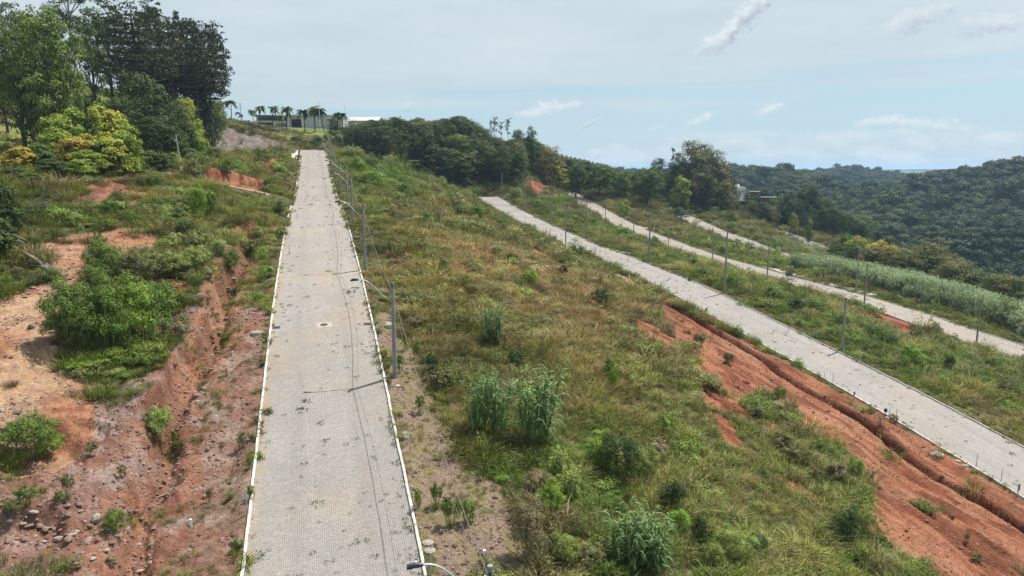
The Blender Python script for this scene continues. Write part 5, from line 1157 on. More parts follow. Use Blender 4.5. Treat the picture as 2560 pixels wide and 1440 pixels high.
# white flag poles before the pale building
for (u, v, Y, vt, lb) in ((797, 332, 296, 256, 'slim white flagpole on the lawn before the pale building'), (861, 302, 325, 266, 'thin mast rising over the pale building roof')):
    x, yy, zz, t = ptop(u, vt, Y); z = float(H(x, yy)); r_ = empty('flagpole', (x, yy, z - .1)); tag(r_, lb, 'flagpole'); m = MB(); m.tube([(0, 0, 0), (0, 0, zz - z)], [.16, .09], 8); m.build('shaft', PVC, r_); m = MB(); m.cyl((0, 0, zz - z), .13, .2, 8); m.build('finial', PVC, r_)
def topof(k, dz=-.3, off=(0, 0)): x, y, z, h = POLES[k]; return Vector((x + off[0], y + off[1], z + h + dz))
def cable(A, B, sag, r, label, group, segs=18, twist=0.0):
    pts = []
    for i in range(segs + 1):
        t = i / segs; p = A.lerp(B, t); p.z -= sag * 4 * t * (1 - t); 
        if twist: p.x += math.sin(i * 2.4) * twist; p.z += math.cos(i * 2.4) * twist
        pts.append(p)
    m = MB(); m.tube(pts, r, 5); o = m.build('overhead_cable', CABLE); tag(o, label, 'cable', group); return o
for i in range(9): cable(topof(('r1', i), -.45), topof(('r1', i + 1), -.45), .75, .020 if i < 3 else .03, ('thick twisted cable from the near pole down to the lid verge pole' if i == 0 else 'overhead cable on the main street, %s span up from the camera' % ORD[i]), 'cables along the main street', twist=.012)
for i in range(9): cable(topof(('r1', i), -1.15), topof(('r1', i + 1), -1.15), .95, .009, 'thin lower wire on the main street, %s span up from the camera' % ORD[i], 'cables along the main street')
for i in range(1, 7): cable(topof(('r2', i)), topof(('r2', i + 1)), .6, .022, 'sagging cable on the second street, %s span from the top' % ORD[i - 1], 'cables along the second street')
for i in range(0, 8): cable(topof(('r3', i)), topof(('r3', i + 1)), .5, .022, 'sagging cable on the third street, %s span from the top' % ORD[i], 'cables along the third street')
cable(topof(('r3', 9)), topof(('r3', 7)), .1, .025, 'short cable across the third street between two tall poles', None)
cable(topof(('r3', 9)), Vector((*sa2xy(150, 150), -18.5)), .6, .022, 'cable leaving the third street towards the reed bed trees', None)
x, y, z, h = POLES[('r2', 8)]; cable(Vector((x, y, z + h - .2)), Vector((*sa2xy(170, 38), z + h - .3)), .2, .03, 'cable running left from the tall pole at the second street crossing', None)

# ------------------------------------------------------------------ small street and verge things
def ground_m(x, y): return float(H(x, y))
def pxg(u, v):
    q = hit(u, v); return (q[0], q[1]) if q else (0, 100)
def rd(u, v, k):              # point on pavement k below a pixel
    r = ray(u, v); t0 = 20.
    for i in range(4000):
        P = r * t0; s, a = xy2sa(P[0], P[1])
        if P[2] < float(zroad(k, s)): return s, a
        t0 += .08
    return s, a
def disc_pts(n, rx): return [(rx * math.cos(6.2832 * i / n), rx * math.sin(6.2832 * i / n)) for i in range(n)]
def slab_on_road(name, k, s, a, ws, wa, dz, m, parent): 
    V = [road_pt(k, s + i * ws / 2, a + j * wa / 2 - 0, dz + e) for e in (-.03, 0) for i, j in ((-1, -1), (1, -1), (1, 1), (-1, 1))]
    # a is measured from the street centre
    return link(name, npmesh(name, V, [(3, 2, 1, 0)[::-1], (4, 5, 6, 7)[::-1] if False else (4, 7, 6, 5), (0, 1, 5, 4), (1, 2, 6, 5), (2, 3, 7, 6), (3, 0, 4, 7)]), m, parent)
def road_manhole(u, v, k, label, square=1.25, lid=.32):
    s, a = rd(u, v, k); a -= CEN[k]; root = empty('manhole'); tag(root, label, 'manhole')
    if square: slab_on_road('frame', k, s, a, square * .9, square, .012, CONCM, root)
    n = 18; V = [road_pt(k, s + y, a + x, .02) for x, y in disc_pts(n, lid)] + [road_pt(k, s, a, .024)]; T = [(i, (i + 1) % n, n) for i in range(n)]
    link('lid', npmesh('lid', V, None, T), IRON, root)
    for w in (-.12, 0, .12):
        V = [road_pt(k, s + w + e, a + f, .029) for e, f in ((-.025, -.22), (.025, -.22), (.025, .22), (-.025, .22))]; link('lid_rib', npmesh('lid_rib', V, [(0, 3, 2, 1)]), DARK, root)
road_manhole(810, 812, 1, 'brown round manhole lid in a square pale frame on the near street'); road_manhole(797, 563, 1, 'small manhole below the crossing in the main street', 1.0, .3); road_manhole(793, 497, 1, 'small manhole in the middle of the crossing', .9, .3)
road_manhole(1792, 761, 2, 'round pale manhole in the second street', 1.2, .35); road_manhole(1500, 627, 2, 'flat manhole at the second street crossing', 1.4, .35)
def drain(u, v, k, side, label):
    s, a = rd(u, v, k); c = side * 3.62; root = empty('gully_grate'); tag(root, label, 'drain')
    slab_on_road('frame', k, s, c, .62, .70, .010, CONC, root); slab_on_road('pit_shade_slab', k, s, c, .5, .58, .016, DARK, root)  # flat dark slab under the bars stands in for the shaded opening
    for i in range(6): slab_on_road('bar', k, s - .2 + i * .08, c, .022, .56, .024, IRON, root)
drain(706, 818, 1, -1, 'dark drain grate at the left kerb of the near street'); drain(921, 810, 1, 1, 'dark drain grate at the right kerb of the near street'); drain(1843, 760, 2, 1, 'dark drain grate at the right kerb of the second street')
drain(741, 485, 1, -1, 'small drain grate at the left corner of the crossing'); drain(833, 484, 1, 1, 'small drain grate at the right corner of the crossing'); drain(2250, 1058, 2, -1, 'drain at the left kerb of the second street')
def round_lid(u, v, r_, label, h=.18, group=None, m=CONCL):
    x, y = pxg(u, v); z = ground_m(x, y); root = empty('inspection_lid', (x, y, z)); tag(root, label, 'lid', group)
    b = MB(); b.cyl((0, 0, -.1), r_, h + .1, 20); b.build('ring', m, root); b = MB(); b.cyl((0, 0, h), r_ * .84, .03, 20); b.build('cover', simple('lid_face', (.36, .30, .25), .9, 6, .3), root)
round_lid(642, 834, .45, 'round concrete inspection lid on the red verge left of the street', .14); round_lid(975, 818, .44, 'round concrete ring lid behind the pole on the right verge', .26); round_lid(2341, 1136, .58, 'large pale round lid on the red verge of the second street', .10)
for i, (u, v, lb) in enumerate([(655, 1029, 'upper of two flat lids at the left kerb'), (648, 1038, 'lower of two flat lids at the left kerb'), (1014, 1084, 'upper of two flat lids beside the right kerb'), (1012, 1093, 'lower of two flat lids beside the right kerb'), (1070, 1358, 'upper of two pale lids below the near lamp'), (1075, 1378, 'lower of two pale lids below the near lamp'),
        (2394, 1153, 'left of two small lids at the second street kerb'), (2413, 1164, 'right of two small lids at the second street kerb'), (672, 854, 'small flat lid close to the left kerb beside the post'), (670, 862, 'small flat lid just below its twin at the left kerb'), (2052, 946, 'small flat lid by the kerb on the red verge'), (2218, 1045, 'flat lid under the dark meter sign'), (935, 742, 'small grey block beside the right kerb above the drain'), (968, 808, 'flat lid beside the right drain')]):
    round_lid(u, v, .26, lb, .06, 'flat utility lids beside the kerbs')
def post(u, v, h, label, m=CONCL, w=.06, sign=None, lean=0.0, cat='stake', name='marker_stake'):
    x, y = pxg(u, v); z = ground_m(x, y); root = empty(name, (x, y, z - .05)); root.rotation_euler = (0, lean, random.uniform(0, .6)); tag(root, label, cat, 'plot stakes and pipes' if cat == 'stake' else None)
    b = MB(); b.tube([(0, 0, 0), (0, 0, h)], [w / 2 * 1.1, w / 2], 6); b.build('stem', m, root)
    b = MB(); b.cyl((0, 0, h), w * .62, .02, 6); b.build('cap', m, root)
    if sign: b = MB(); b.box((0, -.03, h - sign[1] / 2), (sign[0], .02, sign[1])); b.build('plate', sign[2], root)
SGN = simple('faded_sign', (.30, .20, .19), .8, 5, .3)
post(582, 892, .45, 'white pipe stub in the left verge, highest of three', PVC, .11, cat='pipe', name='pipe_stub'); post(542, 1056, .45, 'white pipe stub in the left verge beside the green patch', PVC, .11, cat='pipe', name='pipe_stub'); post(478, 1320, .5, 'white pipe stub in the left verge, lowest of three', PVC, .13, cat='pipe', name='pipe_stub')
post(1211, 1398, .5, 'white pipe stub beside the near pole head', PVC, .13, cat='pipe', name='pipe_stub'); post(995, 966, .12, 'low white cap at the foot of the pole', PVC, .2, cat='pipe', name='pipe_stub')
for (u, v, h, lb) in [(670, 880, 1.3, 'grey stake by the left drain'), (618, 1290, 1.5, 'tall grey stake at the lower left kerb'), (955, 835, 1.3, 'thin grey stake by the right drain'), (932, 735, 1.3, 'grey stake with red tag above the right drain'), (1026, 1130, 1.2, 'grey stake right of the kerb near the flat lids'), (1078, 1440, 1.2, 'grey stake at the bottom right kerb'), (945, 765, .9, 'short white stake above the right drain'),
                      (724, 640, 1.2, 'thin stake left of the street halfway up'), (710, 600, 1.1, 'thin stake in the grass left of the street'), (697, 655, 1.0, 'short stake in the left verge grass'), (2082, 960, 1.4, 'grey stake on the red verge beside the weeds'), (2060, 950, .9, 'thin stake next to the flat lid on the red verge'), (2440, 1172, 1.5, 'tall grey stake by the two small lids'), (2502, 1208, 1.3, 'thin grey stake right of the two small lids'),
                      (2240, 1050, 1.2, 'thin grey stake right of the dark meter sign'), (2223, 1042, 1.0, 'pale thin stake touching the meter sign'), (1763, 800, 1.3, 'thin stake at the kerb opposite the manhole'), (1690, 733, 1.2, 'thin stake on the left kerb of the second street'), (1626, 705, 1.2, 'thin stake high on the second street left kerb'), (2236, 798, 1.3, 'leaning stake at the red mound'), (2312, 818, 1.2, 'pale post right of the red mound'), (2338, 820, 1.3, 'second pale post right of the red mound'),
                      (1987, 700, 1.0, 'white stake on the grass above the pale strip'), (1944, 668, 1.0, 'white stake in the grass left of the pale strip'), (565, 466, 1.2, 'white stake on the cross street verge'), (1272, 590, 1.3, 'pale stake in the grass above the second street crossing'), (2540, 870, 1.3, 'white stake below the reed bed at the right edge'), (2330, 786, 1.2, 'white stake before the reed bed')]:
    post(u, v, h, lb)
post(2134, 1000, 1.0, 'upright stake with a reddish plate on the red verge', WOOD, .05, (.28, .42, SGN)); post(2175, 1030, .9, 'stake with a narrow reddish plate over white rubble', WOOD, .05, (.16, .38, SGN)); post(2212, 1046, 1.1, 'dark meter sign on a stake beside the second street', DARK, .07, (.34, .36, DARK)); post(2544, 1240, 1.1, 'stake with a reddish plate at the right edge', WOOD, .05, (.34, .55, SGN)); post(934, 728, .9, 'low stake with a red and white tag', WOOD, .05, (.25, .3, simple('red_tag', (.4, .1, .1))))

# pale pavement strips
def pave_strip(name, k, a0, a1, s0, s1, dz, m, label):
    us = np.arange(s0, s1 + .1, 1.5); V = []; 
    for s in us:
        for (a, z) in ((a0, -.2), (a0, dz), (a1, dz), (a1, -.2)): V.append(road_pt(k, float(s), a - CEN[k] if k != 1 else a, z))
    idx = np.arange(len(V)).reshape(len(us), 4); q = np.concatenate([np.stack([idx[:-1, j], idx[1:, j], idx[1:, j + 1], idx[:-1, j + 1]], -1) for j in range(3)]); q = np.r_[q, [(0, 3, 2, 1) if False else (0, 1, 2, 3)], [tuple(idx[-1][::-1])]]
    o = link(name, npmesh(name, V, q), m); tag(o, label, 'pavement'); return o
pave_strip('pavement_strip', 1, -7.2, -4.9, 216, 251, .16, WHITE, 'white painted pavement strip at the head of the main street')
pave_strip('pavement_strip', 3, 112.9, 115.0, 122, 162, .14, CONCL, 'pale concrete pavement strip on the right of the third street')
pave_strip('pavement_strip', 1, -4.75, -4.3, 216, 251, .18, KW, 'low whitewashed edging beside the painted pavement strip') if False else None

# stones
def stone_mesh(seed):
    rg = random.Random(seed); bm_v = []; b = MB(); n = 7; rings = 4; vs = [(0, 0, -.42)]
    for i in range(1, rings):
        f = math.pi * i / rings
        for j in range(n): r_ = math.sin(f) * rg.uniform(.75, 1.15) * .5; vs.append((math.cos(6.283 * j / n) * r_ * 1.2, math.sin(6.283 * j / n) * r_, -math.cos(f) * .38 * rg.uniform(.8, 1.15)))
    vs.append((0, 0, .38)); fs = [(0, 1 + (j + 1) % n, 1 + j) for j in range(n)]
    for i in range(rings - 2):
        for j in range(n): a = 1 + i * n + j; c = 1 + i * n + (j + 1) % n; fs.append((a, c, c + n, a + n))
    t = len(vs) - 1; fs += [(t, 1 + (rings - 2) * n + j, 1 + (rings - 2) * n + (j + 1) % n) for j in range(n)]; b.add(vs, fs); return b.build('stone', None, link_=False)
SM = [stone_mesh(i) for i in range(5)]; SMP = [m.copy() for m in SM]
for m in SM: m.materials.append(STONE)
for m in SMP: m.materials.append(STONEP)
def stone(u, v, d, label, group=None, pale=False, flat=.7):
    x, y = pxg(u, v); r_ = ray(u, v); sz = d * (y / r_[1]) / F; o = link('stone', random.choice(SMP if pale else SM)); o.location = (x, y, ground_m(x, y) + sz * .12); o.scale = (sz, sz * random.uniform(.7, 1), sz * flat * random.uniform(.7, 1.1)); o.rotation_euler = (random.uniform(-.3, .3), random.uniform(-.3, .3), random.uniform(0, 6)); tag(o, label, 'stone', group)
stone(375, 712, 26, 'large pale angular boulder among the bushes above the cut bank', None, True); stone(572, 1207, 18, 'pinkish flat stone on the red verge'); stone(241, 1300, 26, 'squared grey block beside the small dark bush', None, True, 1.2); stone(148, 1350, 26, 'pale grey boulder in the rock pile at the lower left', None, True)
stone(232, 1398, 16, 'small pale stone below the squared block', None, True); stone(347, 1430, 18, 'rounded stone at the bottom of the gully', None, True); stone(580, 700, 24, 'reddish boulder at the top of the cut bank'); stone(1365, 470, 14, 'rosy boulder on the rubble mound'); stone(150, 712, 20, 'pale slab stone by the dead branches', None, True, .4); stone(120, 740, 18, 'lower pale slab stone by the dead branches', None, True, .4)
random.seed(77)
for i in range(70):
    t = 1 - (i + .5) / 70; u = np.interp(t, [0, .25, .5, .75, 1], [590, 545, 440, 385, 330]) + random.gauss(0, 14); v = np.interp(t, [0, .25, .5, .75, 1], [700, 850, 1090, 1270, 1430]) + random.gauss(0, 8); stone(u, v, random.uniform(6, 15), 'loose reddish stone along the erosion gully, %s from the bottom' % ordn(i), 'loose stones along the erosion gully')
for i in range(60): stone(5 + i * 5.2, random.gauss(1330, 32), random.uniform(9, 22), 'broken ochre rock in the lower left rock pile, %s from the left' % ordn(i), 'broken rocks of the rock pile at the lower left', random.random() < .35)
for i in range(26): stone(30 + i * 6.5, random.gauss(715, 18), random.uniform(7, 16), 'flat ochre rock below the dead branches, %s from the left' % ordn(i), 'flat rocks below the dead branches', random.random() < .3, .45)
def gravel():
    P = [m.copy() for m in SM[:3]]
    for m in P: m.materials.clear()
    X, Y, rg = sample(150000, 24, 100, -41, 41, seed=444); S, A = xy2sa(X, Y); ok = (cover(S, A) < .5) & ~((np.abs(A) < 4.3)); ok &= (Z_PINK(S, A) > .5) | (Z_VERGE(S, A) > .5) | (Z_VR(S, A) > .5) | ((Z_ORANGE(S, A) > .5) & (fbm(S, A, 160, 3) > .5)) | ((SOILRED(S, A) > .5) & (fbm(S, A, 161, 3) > .52) & (rg.random(len(X)) < .6)); X, Y = X[ok], Y[ok]; n = len(X); isred = SOILRED(S[ok], A[ok]) > .5
    gm, nt, o = mat('gravel'); t = N(nt, 'ShaderNodeAttribute'); t.attribute_type = 'INSTANCER'; t.attribute_name = 'tint'; b = N(nt, 'ShaderNodeBsdfPrincipled'); b.inputs['Roughness'].default_value = .9; L(nt, t.outputs['Color'], b.inputs['Base Color']); L(nt, b.outputs[0], o.inputs[0])
    c = np.array([.16, .10, .08]) * rg.uniform(.6, 1.4, n)[:, None]; k = rg.random(n) < .12; c[k] = np.array([.25, .20, .17]); k = isred & (rg.random(n) < .93); c[k] = np.array([.17, .060, .032]) * rg.uniform(.6, 1.4, k.sum())[:, None]
    scatter('gravel', X, Y, H(X, Y), rg.lognormal(math.log(.085), .55, n), rg.integers(0, 3, n), c, P, gm, seed=51, tilt=.5)
gravel()

# weeds rooted in the paving joints
def joint_weeds():
    P = [p_grass(400 + i, 26, .045, .085, 1.2, .012) for i in range(4)]
    Xs = []
    for k, n, s0, s1 in ((1, 3000, 29, 250), (2, 3000, 40, 245), (3, 800, 80, 300)):
        rg = np.random.default_rng(k + 70); S = s0 + (s1 - s0) * rg.random(n) ** (1.7 if k == 1 else 1.2); A = rg.uniform(-3.9, 3.9, n); e = fbm(S / 5, A / 2 + k, 171, 3); pr = .15 + .85 * (np.abs(A) > 2.6) ; ok = rg.random(n) < .12 + .75 * pr * sstep(.38, .62, e)
        ed = rg.random(n) < .5; A = np.where(ed & (np.abs(A) > 2.2), np.sign(A) * (4.0 - rg.exponential(.35, n)), A); S, A = S[ok], A[ok]; X, Y = sa2xy(S, A + CEN[k]); Z = zroad(k, S) + .03 * (fbm(S / 6., A / 6., 14, 2) - .5); sc = rg.lognormal(0, .45, len(S)) * (1.0 if k == 1 else 1.05) * np.where(S > 100, 1.25, 1); Xs.append(np.stack([X, Y, Z, sc], 1))
    P4 = np.concatenate(Xs); rg = np.random.default_rng(7); n = len(P4); c = np.array([.085, .085, .055]) * rg.uniform(.6, 1.6, n)[:, None]; k = rg.random(n) < .25; c[k] = np.array([.13, .17, .05]); scatter('joint_weeds', P4[:, 0], P4[:, 1], P4[:, 2] + .005, P4[:, 3], rg.integers(0, 4, n), c, P, LEAF_I, seed=61)
    P = [p_grass(410 + i, 30, .22, .16, .9, .02) for i in range(3)] + [p_weed(415, .3, 6, .09, 12, .2)]
    S, A = [], []
    for k, s0, s1, n in ((1, 28, 250, 1500), (2, 30, 245, 1100), (3, 60, 300, 700)):
        rg = np.random.default_rng(k + 80); s = rg.uniform(s0, s1, n); side = np.where(rg.random(n) < .5, -1, 1); ok = fbm(s / 3.5, side * 9. + k, 172, 3) > .5; a = CEN[k] + side * (4.0 + rg.choice([-.06, .28, .4], n)); S.append(s[ok]); A.append(a[ok])
    S = np.concatenate(S); A = np.concatenate(A); X, Y = sa2xy(S, A); n = len(X); Z = np.maximum(H(X, Y), -99); kk = np.zeros(n); 
    for k, c in CEN.items():
        m = np.abs(A - c) < 4; Z = np.where(m, zroad(k, S), Z)
    rg = np.random.default_rng(9); c = tint_at(S, A, rg); scatter('kerb_grass', X, Y, Z, rg.lognormal(0, .35, n) * np.where(S > 90, 1.5, 1), rg.integers(0, 4, n), c, P, LEAF_I, seed=62)
joint_weeds()

# ------------------------------------------------------------------ single shrubs and cane clumps
_r = random.Random(99)
SHB = [npmesh('shrub', *join([blob_leaves(np.random.default_rng(500 + i), [(0, 0, .5, .42, .42, .42), (.2, .1, .72, .3, .3, .26), (-.22, .1, .66, .3, .3, .28), (.05, -.24, .6, .3, .3, .3), (.1, .2, .35, .42, .42, .3)] + [(_r.uniform(-.45, .45), _r.uniform(-.45, .45), _r.uniform(.3, .95), .17, .17, .2) for _ in range(9)], 150, 6000, .066, .12, .28, colvar=.34, up=.5, inner=.12), blades(np.random.default_rng(530 + i), 14, .35, 1.1, .4, .016)])) for i in range(4)]
SHO = [npmesh('shrub', *join([blob_leaves(np.random.default_rng(510 + i), [(0, 0, .5, .4, .4, .45), (.2, .15, .6, .3, .3, .3), (-.2, .0, .55, .3, .3, .35)], 34, 1200, .10, .13, .34, colvar=.3, up=.3, inner=.3)] + [blades(np.random.default_rng(520 + i), 26, .25, 1.0, .4, .02)])) for i in range(3)]
CNF = [p_cane(540 + i, 3.0, 27, .8, .80) for i in range(3)] + [p_cane(544, 2.6, 5, .3, .7)]
for m in SHB + SHO + CNF: m.materials.append(LEAF_O)
SGRN = (.13, .205, .045); SDRK = (.065, .105, .035); SOLV = (.17, .18, .075); SGRY = (.23, .20, .12); SPAL = (.26, .33, .10); SYEL = (.32, .33, .13); SCAN = (.16, .26, .105); SBRT = (.20, .32, .05)
NMS = {SGRN: 'fresh green', SDRK: 'dark green', SOLV: 'olive', SGRY: 'dry grey-brown', SPAL: 'pale green', SYEL: 'pale yellow-flowered', SCAN: 'grey-green', SBRT: 'bright green'}
def shrub(u, vb, vt, wpx, tint, label, kind='b', group=None):
    x, y = pxg(u, vb); z = ground_m(x, y); t = y / ray(u, vb)[1]; h = max(.25, (vb - vt) * t / F * 1.05); w = wpx * t / F
    y += w * .35; z = ground_m(x, y); h *= 1.0
    P = {'b': SHB, 'o': SHO, 'c': CNF}[kind]; o = link({'b': 'shrub', 'o': 'weed_clump', 'c': 'cane_clump'}[kind], random.choice(P[:3]) if not (kind == 'c' and wpx < 40) else P[3])
    k = {'b': 1.15, 'o': 1.1, 'c': 3.2}[kind]; wk = {'b': 1.25, 'o': 1.2, 'c': 2.1}[kind]
    o.location = (x, y, z - .08); o.scale = (w / wk, w / wk, h / (k if kind != 'b' else 1.0)); o.rotation_euler = (0, 0, random.uniform(0, 6.28)); v = random.uniform(.9, 1.12); o.color = (tint[0] * v, tint[1] * v, tint[2] * v, 1)
    tag(o, label, {'b': 'shrub', 'o': 'weeds', 'c': 'cane'}[kind], group)
random.seed(5)
